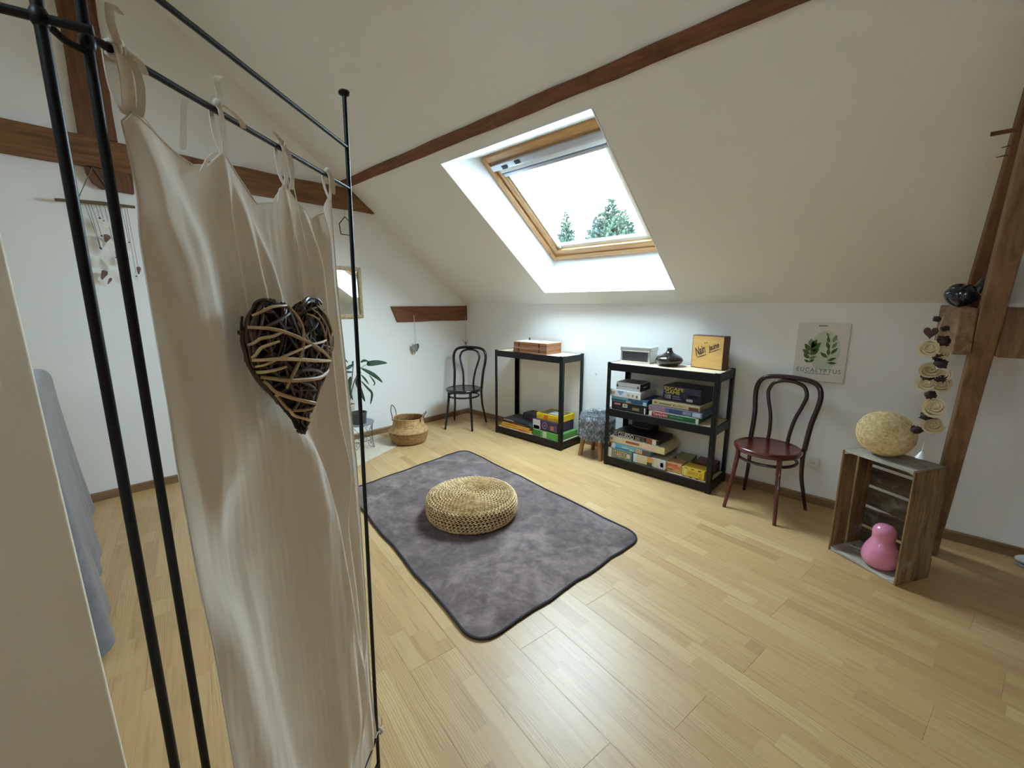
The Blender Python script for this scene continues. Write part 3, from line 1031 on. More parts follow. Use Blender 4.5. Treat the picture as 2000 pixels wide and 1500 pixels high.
# dark woven core
g = G()
NS = 72
core_r = [(0.95, 0.0), (0.90, 0.35), (0.75, 0.58), (0.5, 0.72), (0.22, 0.80)]
for side in (1, -1):
    for f, d in core_r:
        for k in range(NS):
            ang = -math.pi + 2 * math.pi * k / NS
            r_ = hrad(ang) * f
            g.v.append(tuple(hp(HCEN[0] + r_ * math.cos(ang), HCEN[1] + r_ * math.sin(ang), side * d * TH_H * 0.9)))
nr_ = len(core_r)
for sd_ in (0, 1):
    b0 = sd_ * nr_ * NS
    for j in range(nr_ - 1):
        for i in range(NS):
            g.f.append((b0 + j * NS + i, b0 + j * NS + (i + 1) % NS, b0 + (j + 1) * NS + (i + 1) % NS, b0 + (j + 1) * NS + i)); g.m.append(0)
    g.f.append(tuple(b0 + (nr_ - 1) * NS + i for i in range(NS))); g.m.append(0)
g.obj('core', simple('dark_wicker_core', (20, 17, 15), 0.9), heart)
def htwig(pts, r, m, lift, side=1):
    path = []
    n_ = len(pts)
    for i, (a, b) in enumerate(pts):
        path.append(hp(a, b, side * (hdepth(a, b) * 0.92 + lift)))
    sp_ = smoothpath(path, 3)
    L = len(sp_)
    G().tube(sp_, [r * (0.7 + 0.3 * math.sin(math.pi * k / (L - 1))) for k in range(L)], 6).obj('twig', m, heart)
made = 0
while made < 190:
    a0, b0 = hpoint()
    ang = rt.uniform(0, math.pi)
    L = rt.uniform(0.035, 0.085)
    bow = rt.uniform(-0.006, 0.006)
    pts = []
    for k in range(6):
        t = k / 5 - 0.5
        a = a0 + math.cos(ang) * L * t - math.sin(ang) * bow * (1 - 4 * t * t)
        b = b0 + math.sin(ang) * L * t + math.cos(ang) * bow * (1 - 4 * t * t)
        if hrho(a, b) <= 0.985:
            pts.append((a, b))
    if len(pts) < 3:
        continue
    htwig(pts, rt.uniform(0.0013, 0.0026), M_TWIG, rt.uniform(-0.001, 0.0045), -1 if made % 9 == 0 else 1)
    made += 1
for k in range(36):                              # rim canes
    i = rt.randrange(240)
    L = rt.randrange(18, 44)
    pts = []
    f0 = rt.uniform(0.90, 0.985)
    dd = rt.uniform(-0.003, 0.010)
    for q_ in range(0, L, 4):
        a, b = outl[(i + q_) % 240]
        pts.append(hp(HCEN[0] + (a - HCEN[0]) * f0, HCEN[1] + (b - HCEN[1]) * f0, dd + rt.uniform(-0.002, 0.002)))
    G().tube(smoothpath(pts, 3), rt.uniform(0.0016, 0.0026), 6).obj('twig', M_TWIG, heart)
for pts, r in (
        ([(-0.404, 1.388), (-0.363, 1.372), (-0.324, 1.353), (-0.278, 1.33), (-0.255, 1.316)], 0.0026),
        ([(-0.342, 1.405), (-0.327, 1.383), (-0.336, 1.344), (-0.353, 1.309), (-0.356, 1.295)], 0.0025),
        ([(-0.408, 1.341), (-0.359, 1.335), (-0.305, 1.324), (-0.232, 1.314)], 0.0027),
        ([(-0.403, 1.311), (-0.353, 1.305), (-0.296, 1.298), (-0.238, 1.302)], 0.0030),
        ([(-0.398, 1.303), (-0.357, 1.286), (-0.315, 1.262), (-0.290, 1.248)], 0.0027),
        ([(-0.404, 1.330), (-0.366, 1.338), (-0.324, 1.348), (-0.288, 1.35), (-0.275, 1.352)], 0.0020),
        ([(-0.404, 1.362), (-0.385, 1.364), (-0.373, 1.366), (-0.358, 1.372)], 0.0022),
        ([(-0.408, 1.345), (-0.385, 1.353), (-0.367, 1.359)], 0.0023),
        ([(-0.403, 1.323), (-0.381, 1.322), (-0.36, 1.325)], 0.0022),
        ([(-0.378, 1.268), (-0.339, 1.257), (-0.306, 1.256)], 0.0020),
        ([(-0.360, 1.290), (-0.370, 1.276), (-0.382, 1.269)], 0.0018),
        ([(-0.350, 1.240), (-0.335, 1.236), (-0.312, 1.232)], 0.0022),
        ([(-0.385, 1.392), (-0.365, 1.402), (-0.342, 1.404)], 0.0019),
        ([(-0.276, 1.404), (-0.252, 1.385), (-0.238, 1.352), (-0.234, 1.33)], 0.0016),
        ([(-0.304, 1.392), (-0.282, 1.378), (-0.272, 1.340), (-0.272, 1.31)], 0.0016),
        ([(-0.292, 1.400), (-0.262, 1.37), (-0.258, 1.33)], 0.0015),
        ([(-0.262, 1.348), (-0.245, 1.360), (-0.234, 1.364)], 0.0019)):
    path = [((s + 0.317) * (1.30 if s < -0.317 else 1.02), z - 1.315) for s, z in pts]
    path = [(a, b) if hrho(a, b) <= 1 else (HCEN[0] + (a - HCEN[0]) / hrho(a, b), HCEN[1] + (b - HCEN[1]) / hrho(a, b)) for a, b in path]
    htwig([(p[0].x, p[0].y) if False else (p.x, p.y) for p in smoothpath([(a, b, 0) for a, b in path], 3)], r, M_TWIGL, 0.0058)
for top, bot in ((S(-0.219, 1.620, 0.009), (0.028, 0.075)), (S(-0.215, 1.620, 0.009), (0.072, 0.093))):
    e = hp(bot[0], bot[1], 0.004)
    st = Vector(top) - HC
    G().tube([st, lerp(st, e, 0.5), e], 0.0007, 6).obj('cord', M_RIBBON, heart)

# ================================================================== FURNITURE
M_BLK_WOOD = simple('black_lacquered_wood', (15, 14, 15), 0.25, coat=0.4, var=0.15)
M_RED_WOOD = simple('dark_red_stained_wood', (86, 24, 22), 0.26, coat=0.5, var=0.35, vscale=5, vstretch=(2, 2, 8))
M_RED_DARK = simple('dark_mahogany_stain', (42, 16, 16), 0.28, coat=0.4, var=0.3, vscale=6)

def bentwood_chair(label, loc, rz, seat_m, frame_m, leg_m):
    t = thing('bentwood_chair', label, 'chair', (loc[0], loc[1], 0), rz)
    SH = 0.455
    # seat: ring with a pressed panel
    g = G().lathe([(0.001, SH - 0.012), (0.17, SH - 0.014), (0.178, SH - 0.035), (0.196, SH - 0.034), (0.203, SH - 0.022), (0.203, SH - 0.008), (0.196, SH + 0.001), (0.184, SH + 0.002), (0.178, SH - 0.002), (0.16, SH - 0.004), (0.001, SH - 0.003)], 48, cap0=False, cap1=False, sy=1.0)
    g.obj('seat', seat_m, t, angle=60)
    # outer hoop: the back legs run up into it
    r = 0.0165
    up = [(-0.172, 0.150, SH - 0.02), (-0.174, 0.172, SH + 0.07), (-0.180, 0.196, SH + 0.17), (-0.196, 0.218, SH + 0.27), (-0.200, 0.232, SH + 0.345), (-0.180, 0.243, SH + 0.405), (-0.125, 0.250, SH + 0.437), (0.0, 0.253, SH + 0.447)]
    hoop = up + [(-x, y, z) for x, y, z in reversed(up[:-1])]
    G().tube(smoothpath(hoop, 5), r, 10).obj('back_hoop', frame_m, t)
    inn = [(-0.062, 0.166, SH - 0.01), (-0.064, 0.182, SH + 0.07), (-0.078, 0.204, SH + 0.17), (-0.108, 0.222, SH + 0.27), (-0.120, 0.236, SH + 0.335), (-0.098, 0.245, SH + 0.390), (-0.052, 0.249, SH + 0.414), (0.0, 0.250, SH + 0.420)]
    loop = inn + [(-x, y, z) for x, y, z in reversed(inn[:-1])]
    G().tube(smoothpath(loop, 5), 0.0125, 10).obj('inner_hoop', frame_m, t)
    for sx in (-1, 1):
        leg = [(sx * 0.172, 0.150, SH - 0.005), (sx * 0.168, 0.150, SH - 0.08), (sx * 0.172, 0.165, 0.24), (sx * 0.188, 0.190, 0.12), (sx * 0.205, 0.215, 0.0)]
        G().tube(smoothpath(leg, 5), [lerp(0.0155, 0.011, k / 20) for k in range(21)], 10).obj('leg', frame_m, t)
        leg = [(sx * 0.128, -0.128, SH - 0.03), (sx * 0.134, -0.138, 0.32), (sx * 0.148, -0.162, 0.15), (sx * 0.162, -0.186, 0.0)]
        G().tube(smoothpath(leg, 6), [lerp(0.0165, 0.0115, k / 18) for k in range(19)], 10).obj('leg', leg_m, t)
    ring = [(0.176 * math.cos(a), 0.006 + 0.176 * math.sin(a), 0.368) for a in (2 * math.pi * k / 40 for k in range(40))]
    G().tube(ring, 0.0105, 8, closed=True).obj('leg_ring', frame_m, t)
    return t

bentwood_chair('black bentwood chair in the far corner below the stub beam', (-3.70, 3.085), R(30), M_BLK_WOOD, M_BLK_WOOD, M_BLK_WOOD)
bentwood_chair('dark red bentwood chair below the eucalyptus canvas', (-0.632, 3.195), R(-9), M_RED_WOOD, M_RED_DARK, M_RED_WOOD)

# ---- boltless racks
M_MDF = simple('pale_chipboard', (214, 196, 164), 0.6, var=0.08, vscale=60)
def rack(label, x0, x1, y0, y1, shelves, ztop):
    t = thing('storage_rack', label, 'shelf', ((x0 + x1) / 2, (y0 + y1) / 2, 0))
    hx, hy = (x1 - x0) / 2, (y1 - y0) / 2
    tk, fl = 0.0018, 0.036
    for sx in (-1, 1):
        for sy_ in (-1, 1):
            g = G()
            xa, xb = sorted((sx * hx, sx * (hx - fl)))
            ya, yb = sorted((sy_ * hy, sy_ * (hy - tk)))
            g.box(xa, xb, ya, yb, 0, ztop)
            xa, xb = sorted((sx * hx, sx * (hx - tk)))
            ya, yb = sorted((sy_ * hy, sy_ * (hy - fl)))
            g.box(xa, xb, ya, yb, 0, ztop)
            p = g.obj('post', M_BLACK, t, smooth=False)
            for zz in [ztop - 0.06 - 0.05 * k for k in range(0, int(ztop / 0.05) - 2, 2)]:
                G().box(sx * (hx - 0.018) - 0.004, sx * (hx - 0.018) + 0.004, sy_ * hy - 0.0004, sy_ * hy + 0.0004, zz - 0.007, zz + 0.007).obj('key_slot', M_DARKSLOT, p, smooth=False)
    for z in shelves:
        for sy_ in (-1, 1):
            ya, yb = sorted((sy_ * (hy - 0.0022), sy_ * (hy - 0.018)))
            G().box(-hx + 0.003, hx - 0.003, ya, yb, z - 0.062, z + 0.001).obj('rail', M_BLACK, t, smooth=False, bevel=0.0012, segs=1)
        for sx in (-1, 1):
            xa, xb = sorted((sx * (hx - 0.0022), sx * (hx - 0.018)))
            G().box(xa, xb, -hy + 0.018, hy - 0.018, z - 0.062, z + 0.001).obj('rail', M_BLACK, t, smooth=False, bevel=0.0012, segs=1)
        G().box(-hx + 0.019, hx - 0.019, -hy + 0.019, hy - 0.019, z - 0.007, z).obj('shelf_board', M_MDF, t, smooth=False)
    return t
RK1 = (-3.258, -2.352, 3.165, 3.515)
RK2 = (-1.874, -0.963, 3.165, 3.515)
rack('black metal rack with one low shelf and wooden cases on top', *RK1, (0.078, 0.918), 0.924)
rack('black metal rack of three shelves with the vase and tin on top', *RK2, (0.078, 0.512, 0.912), 0.918)

# ---- rug with binding
def rug_mat():
    m, nt, b = nmat('grey_plush')
    v = coords(nt)
    f = noise_n(nt, v, 3.2, 6, 0.6, 1.2)
    f2 = noise_n(nt, v, 16, 5, 0.65, 0.8)
    k = math_n(nt, 'ADD', math_n(nt, 'MULTIPLY', f, 0.62), math_n(nt, 'MULTIPLY', f2, 0.38))
    nt.links.new(ramp_n(nt, k, [(0.36, c(84, 70, 68)), (0.5, c(114, 97, 94)), (0.64, c(148, 129, 124))]), b.inputs['Base Color'])
    b.inputs['Roughness'].default_value = 0.9
    b.inputs['Sheen Weight'].default_value = 0.35
    b.inputs['Sheen Roughness'].default_value = 0.4
    b.inputs['Specular IOR Level'].default_value = 0.15
    bump_n(nt, b, noise_n(nt, v, 220, 3, 0.6), 0.5, 0.003)
    return m
M_RUG = rug_mat()
M_BIND = simple('dark_rug_binding', (44, 39, 41), 0.8, bump=0.2, bscale=300)
corners = [Vector((-3.055, 2.545)), Vector((-1.045, 2.190 + 0.075)), Vector((-1.145, 1.000)), Vector((-2.985, 1.315))]
# rounded outline
out = []
for i in range(4):
    p, a, b = corners[i], corners[i - 1], corners[(i + 1) % 4]
    da, db = (a - p).normalized(), (b - p).normalized()
    rr = 0.13
    for k in range(9):
        t = k / 8
        q_ = (p + da * rr) * (1 - t) ** 2 + p * 2 * t * (1 - t) + (p + db * rr) * t ** 2
        out.append(q_)
    e0, e1 = p + db * rr, b - db * rr
    for k in range(1, 10):
        q_ = e0.lerp(e1, k / 10)
        nn_ = Vector((-(e1 - e0).y, (e1 - e0).x)).normalized()
        out.append(q_ + nn_ * 0.006 * math.sin(k * 1.9 + i))
rc = Vector((-2.06, 1.78))
rug = thing('rug', 'grey plush rectangular rug with dark bound edge under the woven pouf', 'rug', (rc.x, rc.y, 0))
g = G()
rings = 14
for j in range(rings + 1):
    f = 1 - j / (rings + 0.0) if j < rings else 0.02
    for q_ in out:
        p = (q_ - rc) * f
        g.v.append((p.x, p.y, 0.011 + 0.0018 * noise.noise(Vector((p.x * 4, p.y * 4, 1))) - (0.004 if j == 0 else 0)))
n = len(out)
for j in range(rings):
    for i in range(n):
        g.f.append((j * n + i, j * n + (i + 1) % n, (j + 1) * n + (i + 1) % n, (j + 1) * n + i)); g.m.append(0)
g.f.append(tuple(rings * n + i for i in range(n))); g.m.append(0)
for i in range(n):
    pass
k0 = len(g.v)
g.v += [((q_ - rc).x, (q_ - rc).y, 0.0005) for q_ in out]
for i in range(n):
    g.f.append((i, (i + 1) % n, k0 + (i + 1) % n, k0 + i)); g.m.append(0)
g.obj('pile', M_RUG, rug)
G().tube([((q_ - rc).x, (q_ - rc).y, 0.0075) for q_ in out], 0.0072, 8, closed=True).obj('binding', M_BIND, rug)

# ---- woven pouf
def fibre(name, light, mid, dark, sc=25):
    m, nt, b = nmat(name)
    f = noise_n(nt, coords(nt), sc, 5, 0.65)
    nt.links.new(ramp_n(nt, f, [(0.25, c(*dark)), (0.5, c(*mid)), (0.75, c(*light))]), b.inputs['Base Color'])
    b.inputs['Roughness'].default_value = 0.6
    MATS[name] = m
    return m
M_BANANA = fibre('banana_fibre', (240, 212, 166), (216, 182, 130), (158, 118, 72))
M_BANANA_IN = simple('pouf_core', (74, 54, 32), 0.9)
pouf = thing('woven_pouf', 'round flat pouf of braided plant fibre on the grey rug', 'pouf', (-2.02, 1.735, 0.013))
PR, PH = 0.298, 0.152
def pouf_prof(t):
    """t 0 (centre of top) .. 1 (bottom rim)"""
    if t < 0.60:
        u = t / 0.60
        return (PR - 0.028) * u, PH - 0.004 - 0.010 * (1 - u) ** 2 - 0.010 * u ** 6
    u = (t - 0.60) / 0.40
    a = u * math.pi * 0.94
    return PR - 0.028 + 0.030 * math.sin(a) ** 0.6, PH / 2 + (PH / 2 - 0.014) * math.cos(a)
G().lathe([(max(0.002, r * 0.985 - 0.004), z - 0.004) for r, z in [pouf_prof(k / 30) for k in range(31)]], 40).obj('core', M_BANANA_IN, pouf)
NR = 21
for i in range(NR):
    t = (i + 0.6) / NR
    r, z = pouf_prof(t)
    r2, z2 = pouf_prof(min(1, t + 0.01))
    tx, tz = r2 - r, z2 - z
    L = math.hypot(tx, tz) or 1
    tx, tz = tx / L, tz / L
    nx_, nz_ = -tz, tx
    if nz_ < 0 and t < 0.5:
        nx_, nz_ = -nx_, -nz_
    if t >= 0.5 and nx_ < 0:
        nx_, nz_ = -nx_, -nz_
    cnt = max(7, int(2 * math.pi * r / 0.026))
    g = G()
    rp = random.Random(i)
    for k in range(cnt):
        for sgn in (-1, 1):
            a = 2 * math.pi * (k + (0.25 if sgn > 0 else 0.0) + 0.37 * (i % 3)) / cnt
            er, et = Vector((math.cos(a), math.sin(a), 0)), Vector((-math.sin(a), math.cos(a), 0))
            cen = er * (r + nx_ * 0.003 + tx * 0.0034 * sgn) + Vector((0, 0, z + nz_ * 0.003 + tz * 0.0034 * sgn))
            along = (et + (er * tx + Vector((0, 0, tz))) * 0.42 * sgn).normalized()
            nrm_ = er * nx_ + Vector((0, 0, nz_))
            sd = nrm_.cross(along)
            l_, w_, h_ = 0.0170 * rp.uniform(0.9, 1.1), 0.0046, 0.0062 * rp.uniform(0.8, 1.2)
            pts = [cen - along * l_, cen + sd * w_ - along * l_ * 0.3, cen + nrm_ * h_ - along * l_ * 0.35, cen - sd * w_ - along * l_ * 0.3,
                   cen + sd * w_ + along * l_ * 0.4, cen + nrm_ * h_ + along * l_ * 0.35, cen - sd * w_ + along * l_ * 0.4, cen + along * l_]
            g.add(pts, [(0, 1, 2), (0, 2, 3), (1, 4, 5, 2), (2, 5, 6, 3), (4, 7, 5), (5, 7, 6), (3, 6, 4, 1), (0, 3, 1), (6, 7, 4)])
    g.obj('braid_ring', M_BANANA, pouf, angle=70)

# ---- belly basket
M_SEAGRASS = fibre('seagrass', (218, 180, 126), (192, 150, 98), (140, 102, 62), 40)
M_SEAGRASS2 = fibre('seagrass_lower', (184, 144, 92), (160, 120, 74), (116, 84, 50), 40)
M_CORD = simple('purple_brown_cord', (112, 82, 74), 0.7)
bas = thing('belly_basket', 'round seagrass belly basket with two loop handles by the gable wall', 'basket', (-3.685, 2.325, 0.0))
bas.rotation_euler = (0, 0, R(40))
prof_low = [(0.13, 0.0), (0.168, 0.010), (0.184, 0.04), (0.195, 0.085), (0.203, 0.117), (0.204, 0.122)]
prof_up = [(0.204, 0.123), (0.200, 0.131), (0.183, 0.150), (0.166, 0.172), (0.156, 0.197), (0.152, 0.230), (0.154, 0.258)]
def coil(profile, rows):
    out_ = []
    for k in range(rows * 4 + 1):
        t = k / (rows * 4) * (len(profile) - 1)
        i = min(int(t), len(profile) - 2)
        r, z = lerp(profile[i][0], profile[i + 1][0], t - i), lerp(profile[i][1], profile[i + 1][1], t - i)
        out_.append((r + 0.0016 * math.sin(k * math.pi / 2), z))
    return out_
G().lathe(coil(prof_low, 11), 56, cap1=False).obj('lower_body', M_SEAGRASS2, bas)
G().lathe(coil(prof_up, 13), 56, cap0=False, cap1=False).obj('upper_body', M_SEAGRASS, bas)
G().lathe([(0.147, 0.257), (0.146, 0.22), (0.156, 0.180), (0.190, 0.125), (0.17, 0.03), (0.02, 0.012)], 48, cap0=False).obj('inside', M_SEAGRASS2, bas)
G().tube([(0.151 * math.cos(a), 0.151 * math.sin(a), 0.258 + 0.004 * math.sin(3 * a)) for a in (2 * math.pi * k / 48 for k in range(48))], 0.0058, 8, closed=True).obj('rim', M_SEAGRASS, bas)
for ang, lean, hh in ((172, 0.02, 0.125), (-8, 0.045, 0.075)):
    a = R(ang)
    er, et = Vector((math.cos(a), math.sin(a), 0)), Vector((-math.sin(a), math.cos(a), 0))
    b0 = er * 0.155
    pts = [b0 - et * 0.042 + Vector((0, 0, 0.225)), b0 - et * 0.045 + Vector((0, 0, 0.27)), b0 + er * lean * 0.5 - et * 0.045 + Vector((0, 0, 0.255 + hh * 0.6)),
           b0 + er * lean + Vector((0, 0, 0.255 + hh)), b0 + er * lean * 0.5 + et * 0.045 + Vector((0, 0, 0.255 + hh * 0.6)), b0 + et * 0.045 + Vector((0, 0, 0.27)), b0 + et * 0.042 + Vector((0, 0, 0.225))]
    G().tube(smoothpath(pts, 5), 0.0045, 8).obj('handle', M_CORD, bas)

# ---- thin pale mat under the basket and stand
M_PALE = wood('pale_mat_fibre', (222, 208, 186), (200, 182, 154), (3, 30, 3), 3.0, 0.7, 0.2)
mat_poly = [(-4.125, 1.45), (-3.40, 1.45), (-3.405, 1.60), (-3.52, 1.88), (-3.625, 2.13), (-3.68, 2.20), (-3.78, 2.235), (-4.125, 2.215)]
g = G().prism(mat_poly, 0.0006, 0.004)
tag(g.obj('floor_mat', M_PALE, smooth=False), 'thin pale mat lying beneath the basket and plant stand', 'mat')

# ---- fur stool
M_LEGW = wood('beech_leg', (176, 128, 82), (140, 96, 58), (14, 14, 2), 4.0, 0.5, 0.05)
st_c = Vector((-2.045, 3.315, 0))
stool = thing('fur_stool', 'small stool covered in grey shaggy fur between the two racks', 'stool', tuple(st_c))
for a in (225, 315, 45, 135):
    d = Vector((math.cos(R(a)), math.sin(R(a)), 0))
    G().tube([d * 0.155, d * 0.115 + Vector((0, 0, 0.26))], [0.019, 0.024], 12).obj('leg', M_LEGW, stool)
M_FURCORE = simple('grey_fur_base', (104, 106, 110), 0.95, var=0.3, vscale=30)
prof = [(0.001, 0.172), (0.135, 0.172), (0.150, 0.185), (0.152, 0.375), (0.140, 0.405), (0.10, 0.417), (0.001, 0.42)]
G().lathe(prof, 36, cap0=False, cap1=False).obj('cushion', M_FURCORE, stool)
def fur_mat():
    m, nt, b = nmat('grey_fur')
    f = noise_n(nt, coords(nt), 22, 4, 0.6)
    nt.links.new(ramp_n(nt, f, [(0.3, c(92, 92, 94)), (0.5, c(150, 152, 154)), (0.70, c(226, 230, 232))]), b.inputs['Base Color'])
    b.inputs['Roughness'].default_value = 0.6
    return m
g = G()
rf = random.Random(5)
for k in range(5200):
    t = rf.random()
    a = rf.uniform(0, 2 * math.pi)
    er = Vector((math.cos(a), math.sin(a), 0))
    if t < 0.36:
        rr = 0.145 * math.sqrt(rf.random())
        p = er * rr + Vector((0, 0, 0.416 - 0.03 * (rr / 0.145) ** 4))
        nd = (Vector((0, 0, 0.8)) + er * (0.3 + rr * 4)).normalized()
    else:
        z = rf.uniform(0.185, 0.40)
        p = er * 0.151 + Vector((0, 0, z))
        nd = (er * 0.75 + Vector((0, 0, -0.75))).normalized()
    L = rf.uniform(0.018, 0.034)
    sd = Vector((rf.uniform(-1, 1), rf.uniform(-1, 1), rf.uniform(-1, 1)))
    sd = (sd - nd * sd.dot(nd)).normalized() * rf.uniform(0.0012, 0.0022)
    d2 = (nd + Vector((rf.uniform(-.4, .4), rf.uniform(-.4, .4), -0.35 + rf.uniform(-.2, .2)))).normalized()
    m1 = p + nd * L * 0.5
    g.add([p - sd, p + sd, m1 + sd * 0.8, m1 - sd * 0.8, m1 + d2 * L * 0.5], [(0, 1, 2, 3), (3, 2, 4)])
fo = g.obj('fur', fur_mat(), stool)
fo['kind'] = 'stuff'

# ---- weathered crate standing on its end
M_CRATE_D = wood('weathered_crate_wood', (168, 132, 86), (84, 58, 34), (9, 9, 0.8), 5.0, 0.8, 0.4, extra=((178, 162, 132), 7.0, 0.60, 0.74))
M_CRATE_H = wood('weathered_slat_wood', (112, 98, 74), (62, 50, 36), (1.2, 9, 9), 5.0, 0.8, 0.4, extra=((150, 144, 126), 9.0, 0.55, 0.72))
M_CRATE_T = wood('whitewashed_crate_end', (196, 192, 178), (140, 128, 106), (1.3, 9, 9), 5.0, 0.8, 0.4, extra=((116, 92, 62), 10.0, 0.60, 0.72))
crate = thing('wooden_crate', 'weathered slatted fruit crate standing on end beside the strut', 'crate', (-0.208, 2.896, 0), R(-30.5))
CW, CD, CH = 0.345, 0.245, 0.610
def cr(name, m, *b, bev=0.0015):
    rr = random.Random(str(b))
    g_ = G().box(*b)
    g_.v = [tuple(Vector(p) + Vector((rr.uniform(-.0015, .0015), rr.uniform(-.0015, .0015), rr.uniform(-.0015, .0015)))) for p in g_.v]
    return g_.obj(name, m, crate, smooth=False, bevel=bev, segs=1)
tk = 0.009
for x0, x1 in ((0.0, tk), (CW - tk, CW)):               # the two long sides: two upright boards each
    cr('side_board', M_CRATE_D, x0, x1, 0.0, 0.112, 0.002, CH - 0.002)
    cr('side_board', M_CRATE_D, x0, x1, 0.124, CD - 0.008, 0.002, CH - 0.004)
for z0 in (0.0, CH - 0.014):                            # ends: two boards each, whitewashed
    cr('end_board', M_CRATE_T, tk + 0.001, CW - tk - 0.001, 0.002, 0.118, z0 + 0.001, z0 + 0.013)
    cr('end_board', M_CRATE_T, tk + 0.001, CW - tk - 0.001, 0.128, CD - 0.008, z0 + 0.001, z0 + 0.013)
zs = [0.004, 0.128, 0.252, 0.376, 0.500]
for z0 in zs:                                           # crate bottom = back slats
    cr('back_slat', M_CRATE_H, 0.001, CW - 0.001, CD - 0.007, CD, z0, z0 + 0.106)
for x0 in (tk, CW - tk):
    for z0, z1 in ((0.014, 0.024), (CH - 0.024, CH - 0.014)):
        sx = 1 if x0 < 0.1 else -1
        G().prism([(x0, z0), (x0 + sx * 0.03, z0) if z0 < 0.1 else (x0, z1), (x0, z1) if z0 < 0.1 else (x0 + sx * 0.03, z1)], 0.004, CD - 0.01, 'y').obj('corner_batten', M_CRATE_T, crate, smooth=False)

# ---- covered treatment table on the left, mostly hidden by the partition
def throw_mat():
    m, nt, b = nmat('grey_blue_throw')
    v = coords(nt)
    f = noise_n(nt, v, 14, 5, 0.6, 0.6)
    nt.links.new(ramp_n(nt, f, [(0.3, c(80, 80, 88)), (0.7, c(108, 107, 115))]), b.inputs['Base Color'])
    b.inputs['Roughness'].default_value = 0.55
    b.inputs['Sheen Weight'].default_value = 0.5
    bump_n(nt, b, noise_n(nt, coords(nt, (40, 6, 6)), 3, 4), 0.25, 0.004)
    return m
M_THROW = throw_mat()
tb = thing('covered_table', 'table draped in a grey blue throw behind the partition', 'table', (-3.0, -0.45, 0))
TX0, TX1, TY0, TY1, TZ = -0.86, 0.82, -0.42, 0.360, 0.985
G().box(TX0 + 0.02, TX1 - 0.02, TY0 + 0.02, TY1 - 0.02, TZ - 0.10, TZ - 0.006).obj('table_top', M_LEGW, tb, smooth=False, bevel=0.02)
for x in (TX0 + 0.1, TX1 - 0.1):
    for y in (TY0 + 0.1, TY1 - 0.1):
        G().tube([(x, y, 0), (x, y, TZ - 0.1)], 0.022, 10).obj('leg', M_LEGW, tb)
CR_ = 0.10
per = [((TX0, TY1), (0, 1)), ((TX1 - CR_, TY1), (0, 1))]
for k in range(1, 9):
    a = R(90 - 90 * k / 8)
    per.append(((TX1 - CR_ + CR_ * math.cos(a), TY1 - CR_ + CR_ * math.sin(a)), (math.cos(a), math.sin(a))))
per.append(((TX1, TY0), (1, 0)))
plen = [0.0]
for (p, _), (q_, _) in zip(per, per[1:]):
    plen.append(plen[-1] + math.hypot(q_[0] - p[0], q_[1] - p[1]))
def per_at(d):
    for i in range(len(per) - 1):
        if d <= plen[i + 1] or i == len(per) - 2:
            t = (d - plen[i]) / (plen[i + 1] - plen[i])
            return tuple(lerp(a_, b_, t) for a_, b_ in zip(per[i][0], per[i + 1][0])), tuple(lerp(a_, b_, t) for a_, b_ in zip(per[i][1], per[i + 1][1]))
def throw_skirt(u, v):
    d = u * plen[-1]
    (x, y), (nx_, ny_) = per_at(d)
    hem = 0.035 + (0.09 if 1.06 < d < 1.16 else 0.0) + 0.012 * math.sin(d * 7)
    if v < 0.14:                       # rounded shoulder
        t = v / 0.14
        out_, z = -0.055 * (1 - math.sin(t * math.pi / 2)), TZ + 0.030 - 0.075 * (1 - math.cos(t * math.pi / 2))
    else:
        t = (v - 0.14) / 0.86
        out_ = 0.052 * t ** 1.3 + (0.014 * math.sin(d * 9.0 + t) + 0.012 * math.sin(d * 19.0 + 2)) * t
        z = lerp(TZ - 0.045, hem, t)
    return (x + nx_ * out_, y + ny_ * out_, z)
g = G()
g.grid(throw_skirt, 150, 50)
g.grid(lambda u, v: (lerp(TX0, TX1 - 0.055, u), lerp(TY1 - 0.055, TY0, v), TZ + 0.030 + 0.012 * math.sin(v * math.pi) * math.sin(u * math.pi)), 40, 16)
g.obj('throw', M_THROW, tb, angle=80)

# ================================================================== THINGS ON THE RACKS
def card(rgb, rough=0.45):
    return simple('card_%d_%d_%d' % rgb, rgb, rough, var=0.04, vscale=20)
WHITE, INK = (236, 234, 228), (22, 22, 24)

def game_box(label, x, y, z, w, d, h, rgb, rz=0.0, prints=(), texts=(), group='board games on the racks', base=None, cat='board game', lid=0.86, name='board_game'):
    """x, y, z = front left bottom corner; front faces the room (-Y)"""
    t = thing(name, label, cat, (x, y, z), R(rz), group)
    G().box(0, w, 0, d, h * (1 - lid), h).obj('lid', card(rgb), t, smooth=False, bevel=0.0012, segs=1)
    G().box(0.0015, w - 0.0015, 0.0015, d - 0.0015, 0.0, h * (1 - lid) + 0.001).obj('tray', card(base or rgb), t, smooth=False)
    for (a, b, z0, z1, col) in prints:
        G().box(a * w, b * w, -0.0004, 0.0002, z0 * h, z1 * h).obj('printed_panel', card(col), t, smooth=False)
    for (s, a, b, z0, z1, col) in texts:
        lettering(s, card(col), t, (a * w, -0.0006, z0 * h), 0.05, width=(b - a) * w, height=(z1 - z0) * h, extrude=0.0002, bold=0.0)
    return t

